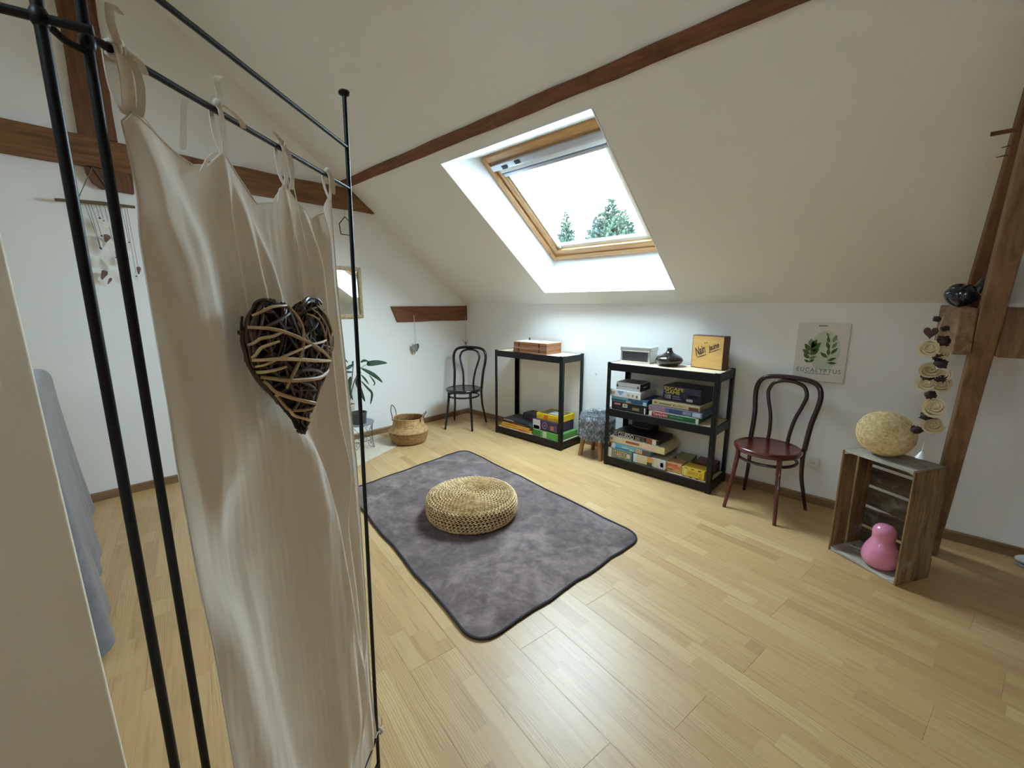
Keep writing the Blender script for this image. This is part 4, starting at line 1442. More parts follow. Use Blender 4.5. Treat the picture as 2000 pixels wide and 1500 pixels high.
# rack with one low shelf -------------------------------------------------
z1 = 0.079
game_box('thin orange box at the very bottom left of the low rack shelf', -3.20, 3.195, z1, 0.445, 0.28, 0.024, (208, 146, 44), prints=[(0.6, 0.8, 0.2, 0.9, (214, 96, 40)), (0.93, 1.0, 0, 1, (224, 182, 92))])
game_box('slim orange box second from the bottom of the left stack', -3.19, 3.200, z1 + 0.0245, 0.40, 0.27, 0.023, (216, 160, 66), prints=[(0.1, 0.55, 0.3, 0.7, (196, 110, 44))])
game_box('dark brown box with red lettering band in the left stack', -3.185, 3.215, z1 + 0.048, 0.37, 0.26, 0.024, (52, 40, 38), prints=[(0.35, 0.5, 0.2, 0.8, (150, 52, 44)), (0.55, 0.85, 0.25, 0.75, (112, 66, 52))])
game_box('flat black box lying on top of the left stack', -3.19, 3.22, z1 + 0.0725, 0.38, 0.25, 0.020, (44, 46, 50), prints=[(0.02, 0.42, 0.1, 0.6, (186, 182, 176))])
game_box('dark navy and red box resting at the back of the left stack', -3.00, 3.335, z1 + 0.093, 0.25, 0.16, 0.07, (46, 44, 58), rz=-3, prints=[(0.5, 1.0, 0, 0.55, (110, 34, 42))])
game_box('dark teal box tucked between the two stacks', -2.812, 3.215, z1 + 0.0482, 0.055, 0.20, 0.050, (40, 56, 62), prints=[(0.1, 0.9, 0.55, 0.8, (96, 110, 112))])
game_box('green leafy box at the bottom right of the low shelf', -2.722, 3.180, z1, 0.345, 0.30, 0.068, (96, 150, 78), base=(226, 226, 220),
         prints=[(0.0, 0.30, 0.05, 0.95, (64, 122, 58)), (0.38, 0.52, 0.05, 0.95, (190, 208, 170)), (0.55, 0.92, 0.1, 0.85, (84, 158, 62)), (0.955, 1.0, 0, 1, WHITE)])
game_box('purple box with a white end under the yellow one', -2.735, 3.195, z1 + 0.0685, 0.315, 0.27, 0.104, (66, 46, 74), base=(40, 30, 46),
         prints=[(0.0, 0.31, 0.02, 0.98, (206, 204, 206)), (0.03, 0.28, 0.05, 0.4, (228, 224, 206)), (0.72, 0.86, 0.2, 0.65, (168, 104, 82)), (0.88, 0.98, 0.1, 0.8, (98, 66, 118))])
t_ = bpy.data.objects['board_game.007'] if 'board_game.007' in bpy.data.objects else None
game_box('bright yellow box on top of the right stack', -2.722, 3.235, z1 + 0.173, 0.305, 0.24, 0.060, (240, 196, 28), lid=0.5,
         prints=[(0.32, 0.5, 0.15, 0.85, (232, 116, 36)), (0.55, 0.95, 0.45, 0.55, (220, 160, 20))])
g = G()
yb = [o for o in bpy.data.objects if o.get('label') == 'bright yellow box on top of the right stack'][0]
G().box(0.02, 0.285, 0.02, 0.22, 0.0595, 0.0606).obj('cover_picture', card((96, 104, 72)), yb, smooth=False)
G().box(0.12, 0.25, 0.04, 0.16, 0.0600, 0.0610).obj('cover_picture', card((214, 216, 212)), yb, smooth=False)
pb = [o for o in bpy.data.objects if o.get('label') == 'purple box with a white end under the yellow one'][0]
G().tube([(0.154 + 0.028 * math.cos(a), -0.0006, 0.055 + 0.033 * math.sin(a)) for a in (2 * math.pi * k / 24 for k in range(24))], 0.0028, 6, closed=True).obj('printed_ring', card((142, 116, 160)), pb)
G().sphere((0.154, 0.0, 0.055), (0.012, 0.001, 0.014), 12, 6).obj('printed_dot', card((120, 90, 140)), pb)

# two hinged wooden cases on top
M_CASE = wood('cherry_case_wood', (166, 110, 74), (112, 66, 42), (1.2, 14, 14), 5.0, 0.45, 0.08)
M_CASE_TOP = wood('light_case_lid', (226, 196, 146), (204, 168, 116), (1.2, 14, 14), 5.0, 0.45, 0.05)
M_BRASS = simple('dark_brass', (84, 62, 34), 0.4, 0.7)
def wooden_case(label, x, y, z, w, d, h, rz):
    t = thing('wooden_case', label, 'box', (x, y, z), R(rz), 'wooden cases on the low rack')
    G().box(0, w, 0, d, 0, h * 0.48).obj('case_half', M_CASE, t, smooth=False, bevel=0.002, segs=1)
    G().box(0, w, 0, d, h * 0.52, h - 0.003).obj('case_half', M_CASE, t, smooth=False, bevel=0.002, segs=1)
    G().box(0.004, w - 0.004, 0.004, d - 0.004, h * 0.47, h * 0.53).obj('seam', M_DARKSLOT, t, smooth=False)
    G().box(0.001, w - 0.001, 0.001, d - 0.001, h - 0.0035, h).obj('lid_panel', M_CASE_TOP, t, smooth=False)
    for k in (0.17, 0.78):
        G().box(w * k - 0.008, w * k + 0.008, -0.002, 0.001, h * 0.2, h * 0.85).obj('clasp', M_BRASS, t, smooth=False)
    return t
zt = 0.919
wooden_case('lower brown wooden case lying on the low rack top', -3.005, 3.185, zt, 0.435, 0.245, 0.052, 1.5)
wooden_case('upper brown wooden case with papers on its lid', -3.000, 3.187, zt + 0.0535, 0.432, 0.243, 0.056, 1.0)
tag(G().box(-3.045, -3.013, 3.235, 3.425, zt + 0.001, zt + 0.088).obj('wooden_board', M_CASE, smooth=False, bevel=0.002),
    'narrow upright wooden board left of the brown cases', 'board')
for k, (x, y, rz, w, d, col, lb) in enumerate(((-2.985, 3.215, 4, 0.275, 0.19, (232, 238, 244), 'white sheet of paper lying on the upper wooden case'),
                                               (-2.93, 3.235, -8, 0.26, 0.18, (214, 226, 238), 'bluish sheet of paper under the white sheet'))):
    o = G().box(0, w, 0, d, 0, 0.0012).obj('paper_sheet', simple('paper_%d' % k, col, 0.7), smooth=False)
    o.location = (x, y, zt + 0.1100 + (0.0013 if k == 0 else 0))
    o.rotation_euler = (0, 0, R(rz))
    tag(o, lb, 'paper')
g = G().lathe([(0.010, 0), (0.010, 0.012), (0.006, 0.016), (0.0075, 0.024), (0.004, 0.029)], 12)
o = g.obj('game_piece', M_BLK_WOOD)
o.location = (-2.968, 3.40, zt + 0.1100)
tag(o, 'small black knob standing on the back of the upper wooden case', 'game piece')

# rack with three shelves, middle shelf ------------------------------------
z2 = 0.513
GP2 = 'board games on the racks'
game_box('black box with a white corner stripe, lowest of the middle left pile', -1.830, 3.185, z2, 0.325, 0.29, 0.070, (24, 24, 28), base=(20, 20, 22),
         prints=[(0.08, 0.26, 0.62, 0.86, (196, 128, 122)), (0.32, 0.46, 0.42, 0.88, (206, 200, 170)), (0.36, 0.41, 0.55, 0.7, INK), (0.60, 0.79, 0.25, 0.60, (132, 118, 66)), (0.925, 0.955, 0.0, 0.75, WHITE)])
game_box('dark blue box in the middle left pile', -1.832, 3.180, z2 + 0.0705, 0.330, 0.28, 0.044, (34, 74, 104), base=(90, 130, 140),
         prints=[(0.0, 0.48, 0.55, 0.95, (96, 142, 148)), (0.42, 0.56, 0.1, 0.5, (150, 150, 130)), (0.88, 0.975, 0.08, 0.72, (168, 200, 216))])
game_box('white box with small pictures below the metal case', -1.850, 3.180, z2 + 0.115, 0.285, 0.27, 0.058, (226, 224, 218),
         prints=[(0.04, 0.18, 0.25, 0.75, (178, 164, 158)), (0.22, 0.50, 0.05, 0.95, (214, 222, 232)), (0.57, 0.66, 0.25, 0.7, (186, 180, 168)), (0.73, 0.78, 0.25, 0.62, (140, 134, 110)), (0.86, 0.91, 0.18, 0.55, (80, 78, 84))])
wb = [o for o in bpy.data.objects if o.get('label', '').startswith('white box with small pictures')][0]
G().add([(0.07, -0.0007, 0.053), (0.134, -0.0007, 0.053), (0.118, -0.0007, 0.026), (0.102, -0.0007, 0.014), (0.086, -0.0007, 0.026)], [(0, 4, 3, 2, 1)]).obj('printed_shape', card((140, 166, 190)), wb, smooth=False)
# aluminium case
M_TIN = simple('aluminium_case', (222, 226, 230), 0.32, 0.35)
al = thing('metal_case', 'small aluminium case with dark ends on top of the middle left pile', 'case', (-1.800, 3.195, z2 + 0.174), R(2))
G().box(0, 0.215, 0, 0.20, 0, 0.066).obj('body', M_TIN, al, smooth=False, bevel=0.003)
G().box(0.004, 0.211, 0.006, 0.194, 0.0655, 0.0675).obj('lid_panel', simple('case_lid_grey', (92, 96, 100), 0.5, 0.3), al, smooth=False)
G().box(0.2145, 0.2165, 0.005, 0.195, 0.004, 0.062).obj('end_panel', simple('case_end_dark', (48, 48, 50), 0.5, 0.2), al, smooth=False)
for x in (0.012, 0.198):
    G().box(x - 0.005, x + 0.005, -0.003, 0.001, 0.026, 0.046).obj('clasp', M_DARKSLOT, al, smooth=False)
G().box(0.0, 0.215, -0.0006, 0.0004, 0.032, 0.034).obj('seam', M_DARKSLOT, al, smooth=False)
G().tube(smoothpath([(0.2165, 0.06, 0.03), (0.225, 0.07, 0.034), (0.225, 0.11, 0.034), (0.2165, 0.12, 0.03)], 4), 0.003, 6).obj('handle', M_TIN, al)

game_box('red and green box at the bottom of the middle right pile', -1.488, 3.185, z2, 0.395, 0.28, 0.046, (22, 92, 56), base=(230, 226, 216), lid=0.94,
         prints=[(0.0, 0.065, 0.0, 1.0, (226, 214, 204)), (0.065, 0.40, 0.08, 0.9, (150, 34, 32)), (0.945, 1.0, 0.0, 1.0, (214, 224, 196)), (0.0, 1.0, 0.9, 1.0, (222, 226, 222)), (0.44, 0.55, 0.42, 0.60, (84, 150, 108)), (0.57, 0.70, 0.42, 0.60, (84, 150, 108))],
         texts=[('TANZAN', 0.09, 0.385, 0.26, 0.72, (240, 214, 206))])
game_box('mauve and blue box second in the middle right pile', -1.495, 3.187, z2 + 0.0465, 0.425, 0.28, 0.042, (88, 96, 132), base=(120, 128, 150),
         prints=[(0.0, 0.33, 0.05, 0.98, (150, 112, 130)), (0.40, 0.64, 0.1, 0.9, (54, 66, 104)), (0.66, 0.80, 0.25, 0.8, (132, 140, 166)), (0.83, 0.97, 0.15, 0.9, (176, 190, 214))])
game_box('beige box with a brown panel third in the middle right pile', -1.470, 3.195, z2 + 0.089, 0.375, 0.27, 0.045, (178, 164, 124), base=(160, 146, 108),
         prints=[(0.05, 0.10, 0.45, 0.75, (120, 92, 40)), (0.46, 0.49, 0.4, 0.7, (110, 86, 44)), (0.78, 0.98, 0.1, 0.68, (92, 52, 40)), (0.16, 0.42, 0.42, 0.66, (104, 112, 76)), (0.52, 0.66, 0.42, 0.6, (150, 134, 98))])
game_box('dark purple escape game box on top of the middle right pile', -1.415, 3.265, z2 + 0.1345, 0.305, 0.22, 0.118, (48, 40, 62), rz=-4, base=(36, 26, 36),
         prints=[(0.52, 0.98, 0.34, 0.98, (58, 50, 84)), (0.62, 0.96, 0.58, 0.62, (200, 200, 206)), (0.02, 0.56, 0.02, 0.42, (40, 34, 74)), (0.05, 0.22, 0.10, 0.40, (186, 192, 190)), (0.64, 0.80, 0.10, 0.28, (214, 200, 208)), (0.66, 0.97, 0.30, 0.55, (44, 28, 44)), (0.27, 0.46, 0.27, 0.36, (132, 130, 158)), (0.27, 0.50, 0.12, 0.21, (140, 138, 162))],
         texts=[('ESCAPE', 0.03, 0.56, 0.70, 0.92, (238, 216, 92)), ('GAME', 0.06, 0.46, 0.46, 0.68, (236, 222, 70))])
# bottom shelf ---------------------------------------------------------------
z3 = 0.079
game_box('teal word game box with orange letters at the bottom left', -1.838, 3.175, z3, 0.228, 0.27, 0.086, (88, 120, 116), base=(110, 134, 126),
         prints=[(0.0, 0.14, 0.0, 1.0, (206, 200, 190)), (0.14, 0.26, 0.0, 1.0, (136, 122, 104)), (0.80, 0.92, 0.30, 0.72, (214, 196, 178))],
         texts=[('TABOO', 0.27, 0.80, 0.22, 0.86, (226, 164, 62))])
game_box('pale picture puzzle box beside the teal word game', -1.603, 3.185, z3, 0.285, 0.27, 0.082, (196, 186, 172), base=(120, 100, 96),
         prints=[(0.0, 0.12, 0.1, 1.0, (200, 206, 216)), (0.14, 0.42, 0.12, 0.92, (206, 192, 150)), (0.44, 0.62, 0.45, 1.0, (216, 150, 72)), (0.44, 0.60, 0.06, 0.45, (40, 66, 48)), (0.66, 0.74, 0.1, 0.9, (206, 200, 170)), (0.76, 0.98, 0.08, 0.95, (204, 196, 204)), (0.84, 0.93, 0.3, 0.75, (172, 156, 140))])
game_box('sky blue slim box lying above the word game', -1.815, 3.188, z3 + 0.0865, 0.36, 0.26, 0.042, (92, 158, 188), base=(70, 120, 150),
         prints=[(0.0, 0.10, 0.0, 1.0, (206, 214, 220)), (0.80, 1.0, 0.0, 1.0, (92, 78, 66)), (0.64, 0.80, 0.1, 0.9, (190, 150, 110)), (0.28, 0.46, 0.42, 0.70, (176, 196, 170)), (0.48, 0.60, 0.18, 0.52, (186, 204, 140))])
game_box('wide cream box under the black detective game', -1.840, 3.195, z3 + 0.129, 0.50, 0.29, 0.056, (206, 190, 154), base=(190, 172, 136), rz=0,
         prints=[(0.02, 0.06, 0.45, 0.85, (136, 114, 66)), (0.31, 0.56, 0.42, 0.80, (168, 84, 66)), (0.62, 0.78, 0.1, 0.8, (214, 188, 172)), (0.86, 0.985, 0.08, 0.8, (212, 204, 142))])
game_box('black detective board game with white lettering', -1.812, 3.215, z3 + 0.1855, 0.415, 0.26, 0.052, (28, 26, 28), rz=-2, base=(206, 204, 198),
         prints=[(0.0, 0.07, 0.3, 1.0, (150, 142, 128)), (0.50, 0.60, 0.08, 0.7, (128, 122, 100)), (0.62, 0.70, 0.1, 0.75, (92, 70, 60)), (0.74, 0.87, 0.05, 0.9, (150, 84, 62)), (0.87, 0.95, 0.1, 0.95, (220, 226, 214)), (0.0, 1.0, 0.9, 1.0, (150, 140, 144))],
         texts=[('CLUEDO', 0.10, 0.46, 0.14, 0.86, (248, 246, 242))])
bag = thing('black_case', 'soft black case lying on the black detective game', 'case', (-1.62, 3.41, z3 + 0.2385))
g = G()
g.grid(lambda u, v: (0.12 * math.cos(u * 2 * math.pi) * (math.sin(v * math.pi) ** 0.18), 0.075 * math.sin(u * 2 * math.pi) * (math.sin(v * math.pi) ** 0.18), 0.045 - 0.045 * math.cos(v * math.pi)), 32, 12)
g.obj('body', simple('black_nylon', (20, 20, 22), 0.6, bump=0.3, bscale=80), bag)
G().tube([(-0.085, -0.071, 0.034), (-0.03, -0.077, 0.032), (0.03, -0.077, 0.032), (0.07, -0.074, 0.033)], 0.0022, 6).obj('zip', simple('zip_grey', (110, 108, 104), 0.5), bag)
game_box('small orange card box left of the yellow one', -1.318, 3.200, z3, 0.118, 0.12, 0.078, (206, 158, 108), rz=2, prints=[(0.05, 0.75, 0.62, 0.9, (206, 96, 60)), (0.4, 0.95, 0.45, 0.75, (214, 120, 84)), (0.1, 0.45, 0.25, 0.38, (130, 96, 60))])
game_box('bright yellow box with black dashes at the bottom right', -1.192, 3.192, z3, 0.172, 0.13, 0.074, (226, 192, 58),
         prints=[(0.0, 0.10, 0.1, 0.9, (200, 180, 70)), (0.10, 0.22, 0.0, 1.0, (232, 210, 130)), (0.30, 0.72, 0.35, 0.72, (196, 164, 64)), (0.78, 0.90, 0.05, 0.75, (214, 168, 40))] +
                [(a, a + 0.12, 0.9, 1.0, INK) for a in (0.12, 0.42, 0.72)] + [(a, a + 0.12, 0.0, 0.10, INK) for a in (0.08, 0.36, 0.64)])
game_box('pale green packet behind the orange card box', -1.300, 3.335, z3, 0.125, 0.14, 0.092, (136, 134, 88), rz=5, prints=[(0.1, 0.5, 0.3, 0.8, (170, 190, 140))])
game_box('dark maroon box behind the yellow one with dashes', -1.160, 3.330, z3, 0.150, 0.16, 0.088, (84, 46, 40), rz=-2, prints=[(0.2, 0.8, 0.4, 0.8, (112, 76, 52))])

# top shelf: tin, vase, script box -------------------------------------------
z4 = 0.913
M_STEEL = simple('polished_tin', (212, 210, 206), 0.22, 0.65)
tin = thing('metal_tin', 'silver rectangular tin box with lid at the left of the rack top', 'tin', (-1.832, 3.300, z4), R(4))
G().box(0, 0.262, 0, 0.17, 0, 0.100).obj('body', M_STEEL, tin, smooth=False, bevel=0.005)
G().box(-0.004, 0.266, -0.004, 0.174, 0.097, 0.134).obj('lid', M_STEEL, tin, smooth=False, bevel=0.006)
G().box(0.018, 0.244, -0.0008, 0.0004, 0.014, 0.092).obj('front_panel', simple('tin_dark_reflection', (82, 82, 86), 0.35, 0.8), tin, smooth=False)  # dark room mirrored in the tin front, put into the colour
M_VASE = simple('dark_glazed_ceramic', (38, 34, 33), 0.12, 0.35, coat=0.6)
vase = thing('bud_vase', 'squat dark glazed vase with a narrow neck between tin and box', 'vase', (-1.418, 3.345, z4))
prof = [(0.040, 0.0), (0.062, 0.004), (0.092, 0.020), (0.106, 0.042), (0.104, 0.060), (0.085, 0.079), (0.052, 0.095), (0.032, 0.108), (0.0215, 0.124), (0.0185, 0.136), (0.021, 0.143), (0.016, 0.144), (0.013, 0.130), (0.012, 0.105)]
sp = smoothpath([(r, 0, z) for r, z in prof], 4)
G().lathe([(max(p.x, 0.001), p.z) for p in sp], 48).obj('body', M_VASE, vase)
M_BOXW = wood('script_box_side', (112, 66, 40), (72, 38, 24), (10, 10, 1.5), 4.0, 0.5, 0.15)
M_BOXF = wood('script_box_front', (226, 182, 110), (202, 152, 82), (1.3, 9, 9), 3.0, 0.5, 0.05)
nb = thing('script_box', 'upright wooden game box lettered in dark script on the rack top', 'box', (-1.262, 3.398, z4), R(-11))
NW, ND, NH = 0.256, 0.082, 0.255
G().box(0, NW, 0, ND, 0, NH).obj('body', M_BOXW, nb, smooth=False, bevel=0.002, segs=1)
G().box(0.006, NW - 0.006, -0.0015, 0.001, 0.006, NH - 0.006).obj('front_panel', M_BOXF, nb, smooth=False)
M_INK = simple('dark_brown_ink', (44, 26, 16), 0.6)
lettering('Nain', M_INK, nb, (0.042, -0.0020, 0.090), 0.07, width=0.088, height=0.066, shear=0.45, tilt=R(25), extrude=0.0003, bold=0.0012)
lettering('jaune', M_INK, nb, (0.146, -0.0020, 0.124), 0.07, width=0.092, height=0.054, shear=0.45, tilt=R(25), extrude=0.0003, bold=0.0012)
g = G()
g.tube([(0.048, -0.0018, 0.082), (0.085, -0.0018, 0.096), (0.125, -0.0018, 0.112)], [0.0016, 0.0030, 0.0010], 6)
g.tube([(0.142, -0.0018, 0.126), (0.190, -0.0018, 0.147), (0.236, -0.0018, 0.168)], [0.0010, 0.0022, 0.0008], 6)
g.sphere((0.106, -0.0018, 0.196), (0.004, 0.001, 0.005), 8, 6)
g.sphere((0.120, -0.0018, 0.201), (0.004, 0.001, 0.004), 8, 6)
g.obj('flourish', M_INK, nb)

# ================================================================== ON THE LOW WALL
M_CANVAS = simple('canvas_white', (222, 214, 202), 0.8, var=0.03, bump=0.2, bscale=400, bdist=0.001)
cv = thing('canvas_print', 'small eucalyptus canvas print hanging above the dark red chair', 'picture', (-0.592, KY - 0.020, 0.884))
CVW, CVH = 0.289, 0.394
G().box(0, CVW, 0, 0.0195, 0, CVH).obj('canvas', M_CANVAS, cv, smooth=False, bevel=0.002, segs=1)
g = G().add([(0.165 + 0.085 * math.cos(a), -0.0004, 0.21 + 0.135 * math.sin(a)) for a in (2 * math.pi * k / 40 for k in range(40))], [tuple(range(40))])
g.obj('painted_wash', simple('pale_green_wash', (196, 202, 178), 0.8, var=0.08, vscale=12), cv, smooth=False)
M_LEAFP = simple('painted_leaf_green', (74, 98, 48), 0.8, var=0.3, vscale=30)
M_LEAFQ = simple('painted_leaf_pale', (122, 138, 96), 0.8, var=0.2, vscale=30)
def painted_leaf(x, z, ang, L, w, m):
    d, s_ = Vector((math.cos(R(ang)), 0, math.sin(R(ang)))), Vector((-math.sin(R(ang)), 0, math.cos(R(ang))))
    pts = []
    for k in range(9):
        t = k / 8
        pts.append(Vector((x, -0.0009, z)) + d * L * t + s_ * w * math.sin(math.pi * t ** 0.85))
    for k in range(7, 0, -1):
        t = k / 8
        pts.append(Vector((x, -0.0009, z)) + d * L * t - s_ * w * math.sin(math.pi * t ** 0.85))
    G().add(pts, [tuple(range(len(pts)))]).obj('painted_leaf', m, cv, smooth=False)
stem1 = [(0.090, 0.120), (0.086, 0.150), (0.083, 0.180), (0.085, 0.215), (0.090, 0.245)]
for x, z, a, L, w, m in ((0.088, 0.125, 150, 0.035, 0.009, M_LEAFP), (0.088, 0.128, 35, 0.034, 0.009, M_LEAFP), (0.086, 0.152, 140, 0.048, 0.012, M_LEAFP), (0.086, 0.150, 28, 0.045, 0.010, M_LEAFQ),
                         (0.084, 0.180, 142, 0.055, 0.014, M_LEAFP), (0.085, 0.178, 40, 0.066, 0.017, M_LEAFP), (0.086, 0.205, 128, 0.060, 0.015, M_LEAFP), (0.086, 0.203, 48, 0.082, 0.021, M_LEAFP), (0.089, 0.236, 98, 0.052, 0.017, M_LEAFQ), (0.088, 0.222, 66, 0.07, 0.016, M_LEAFP)):
    painted_leaf(x, z, a, L, w, m)
for x, z, a, L, w, m in ((0.190, 0.130, 2, 0.052, 0.008, M_LEAFP), (0.190, 0.145, 28, 0.050, 0.009, M_LEAFP), (0.186, 0.165, 142, 0.056, 0.011, M_LEAFP), (0.190, 0.180, 95, 0.050, 0.010, M_LEAFP), (0.200, 0.190, 52, 0.058, 0.010, M_LEAFP),
                         (0.190, 0.222, 112, 0.055, 0.010, M_LEAFP), (0.204, 0.228, 62, 0.052, 0.010, M_LEAFQ), (0.184, 0.262, 102, 0.050, 0.009, M_LEAFP), (0.205, 0.268, 72, 0.056, 0.011, M_LEAFQ), (0.180, 0.305, 120, 0.034, 0.007, M_LEAFQ)):
    painted_leaf(x, z, a, L, w, m)
g = G()
g.tube([(x, -0.0007, z) for x, z in stem1], 0.0010, 5)
g.tube([(0.188, -0.0007, 0.120), (0.190, -0.0007, 0.20), (0.196, -0.0007, 0.30)], 0.0010, 5)
g.obj('painted_stem', M_LEAFQ, cv)
M_GREYINK = simple('grey_print_ink', (112, 108, 96), 0.8)
lettering('EUCALYPTUS', M_GREYINK, cv, (0.022, -0.0007, 0.060), 0.03, width=0.246, height=0.028, extrude=0.0002, space=1.25)
for k in range(7):
    G().box(0.068 + 0.021 * k, 0.084 + 0.021 * k, -0.0006, 0.0, 0.049, 0.0535).obj('printed_line', M_LEAFQ, cv, smooth=False)
G().box(0.118, 0.165, -0.0006, 0, 0.372, 0.380).obj('painted_mark', M_LEAFQ, cv, smooth=False)

M_PLASTIC = simple('white_plastic', (226, 224, 216), 0.35)
so = thing('wall_socket', 'white round wall socket behind the dark red chair', 'socket', (-0.408, KY - 0.012, 0.30))
G().box(-0.038, 0.038, 0, 0.012, -0.038, 0.038).obj('plate', M_PLASTIC, so, bevel=0.006)
G().lathe([(0.022, 0), (0.024, 0.004), (0.026, 0.0045)], 24, Matrix.Translation((0, -0.001, 0)) @ Matrix.Rotation(R(90), 4, 'X'), cap0=False, cap1=False).obj('ring', M_PLASTIC, so)
G().lathe([(0.001, -0.0012), (0.021, -0.0012)], 24, Matrix.Rotation(R(90), 4, 'X'), cap0=False, cap1=False).obj('insert', simple('socket_insert', (196, 194, 186), 0.4), so)
for x in (-0.009, 0.009):
    G().lathe([(0.0025, 0), (0.0025, 0.0025)], 10, Matrix.Translation((x, -0.0015, 0)) @ Matrix.Rotation(R(90), 4, 'X')).obj('pin_hole', M_DARKSLOT, so)
G().tube([(0, -0.001, 0.010), (0, -0.007, 0.010)], 0.002, 8).obj('earth_pin', M_STEEL, so)
hk = thing('wall_hook', 'tiny pale screw hook on the white wall between the racks', 'hook', (-2.21, KY, 0.73))
G().lathe([(0.010, 0), (0.010, 0.003), (0.005, 0.004)], 14, Matrix.Rotation(R(90), 4, 'X')).obj('rosette', M_PLASTIC, hk)
G().tube(smoothpath([(0, 0, 0), (0, -0.014, 0), (0.004, -0.020, 0.008), (0.0, -0.018, 0.018)], 4), 0.0022, 8).obj('hook', M_ALU, hk)
# right edge bits
vl = thing('radiator_valve', 'small white ribbed fitting on the wall at the right edge', 'fitting', (0.562, KY, 0.53))
G().lathe([(0.018, 0), (0.018, 0.02), (0.026, 0.022), (0.027, 0.075), (0.022, 0.08)], 24, Matrix.Rotation(R(90), 4, 'X')).obj('head', M_PLASTIC, vl)
for k in range(5):
    G().tube([(0.0272 * math.cos(a), -0.030 - 0.009 * k, 0.0272 * math.sin(a)) for a in (2 * math.pi * j / 24 for j in range(24))], 0.0016, 5, closed=True).obj('rib', M_PLASTIC, vl)
sh = thing('white_slipper', 'white rounded slipper toe on the dark floor at the right edge', 'slipper', (0.66, 3.44, 0), R(10))
g = G()
g.grid(lambda u, v: (0.11 * math.cos(u * 2 * math.pi) * (math.sin(v * math.pi) ** 0.5), 0.045 * math.sin(u * 2 * math.pi) * (math.sin(v * math.pi) ** 0.5), 0.012 + 0.025 * (1 - math.cos(v * math.pi))), 28, 10)
g.obj('upper', simple('white_towelling', (206, 206, 204), 0.8, bump=0.3, bscale=150), sh)
G().lathe([(0.100, 0.0), (0.106, 0.004), (0.106, 0.010), (0.100, 0.014)], 36, sy=0.44).obj('sole', simple('grey_sole', (150, 148, 144), 0.6), sh)

# ================================================================== ON THE GABLE WALL
M_GILT = wood('pale_gilt_wood', (196, 166, 116), (146, 112, 66), (6, 6, 6), 5.0, 0.4, 0.1)
def mirror_mat():
    m, nt, b = nmat('mirror_glass')
    b.inputs['Base Color'].default_value = (0.86, 0.88, 0.88, 1)
    b.inputs['Metallic'].default_value = 1.0
    b.inputs['Roughness'].default_value = 0.02
    return m
mi = thing('wall_mirror', 'rectangular mirror in a pale gilt wooden frame on the gable wall', 'mirror', (GX, 1.93, 1.265))
MW, MH = 0.42, 0.503
G().box(0.002, 0.008, -MW / 2 + 0.02, MW / 2 - 0.02, 0.02, MH - 0.02).obj('glass', mirror_mat(), mi, smooth=False)
fw_ = 0.036
for y0, y1, z0, z1 in ((-MW / 2, MW / 2, 0, fw_), (-MW / 2, MW / 2, MH - fw_, MH), (-MW / 2, -MW / 2 + fw_, fw_, MH - fw_), (MW / 2 - fw_, MW / 2, fw_, MH - fw_)):
    r_ = G().box(0.0, 0.020, y0, y1, z0, z1).obj('frame_rail', M_GILT, mi, smooth=False, bevel=0.003)
    w_ = 0.010
    if y1 - y0 > z1 - z0:
        G().box(0.019, 0.0235, y0 + 0.004, y1 - 0.004, (z0 + z1) / 2 - w_, (z0 + z1) / 2 + w_ * 0.6).obj('moulding', M_GILT, r_, smooth=False, bevel=0.002)
    else:
        G().box(0.019, 0.0235, (y0 + y1) / 2 - w_, (y0 + y1) / 2 + w_ * 0.6, z0, z1).obj('moulding', M_GILT, r_, smooth=False, bevel=0.002)

orn = thing('house_ornament', 'black wire house shaped ornament hanging from the tie beam', 'ornament', (GX + 0.062, 1.99, 2.06))
G().tube([(0, 0, 0.16), (0, 0, 0.262)], 0.0009, 5).obj('thread', M_BLACK, orn)
pts = [(0, -0.050, 0.0), (0, 0.056, 0.0), (0, 0.070, 0.10), (0, 0.0, 0.165), (0, -0.062, 0.092)]
for a, b in zip(pts, pts[1:] + pts[:1]):
    G().tube([a, b], 0.0042, 6).obj('wire', M_BLACK, orn)

M_FELT = simple('grey_felt', (136, 134, 126), 0.9, var=0.15, vscale=20, bump=0.3, bscale=150)
M_FELTD = simple('dark_grey_felt', (74, 80, 74), 0.9, var=0.15, vscale=20)
M_STRING = simple('pale_string', (206, 200, 188), 0.8)
def flat_heart(w, h, th, M, nseg=36):
    """puffed heart in the local x-z plane"""
    g_ = G()
    out_ = [heart_xy(2 * math.pi * k / nseg) for k in range(nseg)]
    rings_ = [(1.0, 0.0), (0.93, 0.6), (0.7, 0.92), (0.35, 1.0)]
    vs__ = []
    for side in (1, -1):
        for f, d in rings_:
            vs__ += [M @ Vector((x * w * f, side * d * th, (y * f) * h)) for x, y in out_]
    fs_ = []
    nr = len(rings_)
    for s_ in (0, 1):
        b0 = s_ * nr * nseg
        for j in range(nr - 1):
            for i in range(nseg):
                fs_.append((b0 + j * nseg + i, b0 + j * nseg + (i + 1) % nseg, b0 + (j + 1) * nseg + (i + 1) % nseg, b0 + (j + 1) * nseg + i))
        fs_.append(tuple(b0 + (nr - 1) * nseg + i for i in range(nseg)))
    for i in range(nseg):
        fs_.append((i, (i + 1) % nseg, nr * nseg + (i + 1) % nseg, nr * nseg + i))
    g_.add(vs__, fs_)
    return g_
hh = thing('hanging_heart', 'pair of small grey felt hearts hanging from the stub beam', 'ornament', (GX + 0.035, 2.735, 0.91))
T90 = Matrix.Rotation(R(90), 4, 'Z')
flat_heart(0.040, 0.060, 0.008, Matrix.Translation((0.004, -0.014, -0.01)) @ T90).obj('heart', M_FELT, hh)
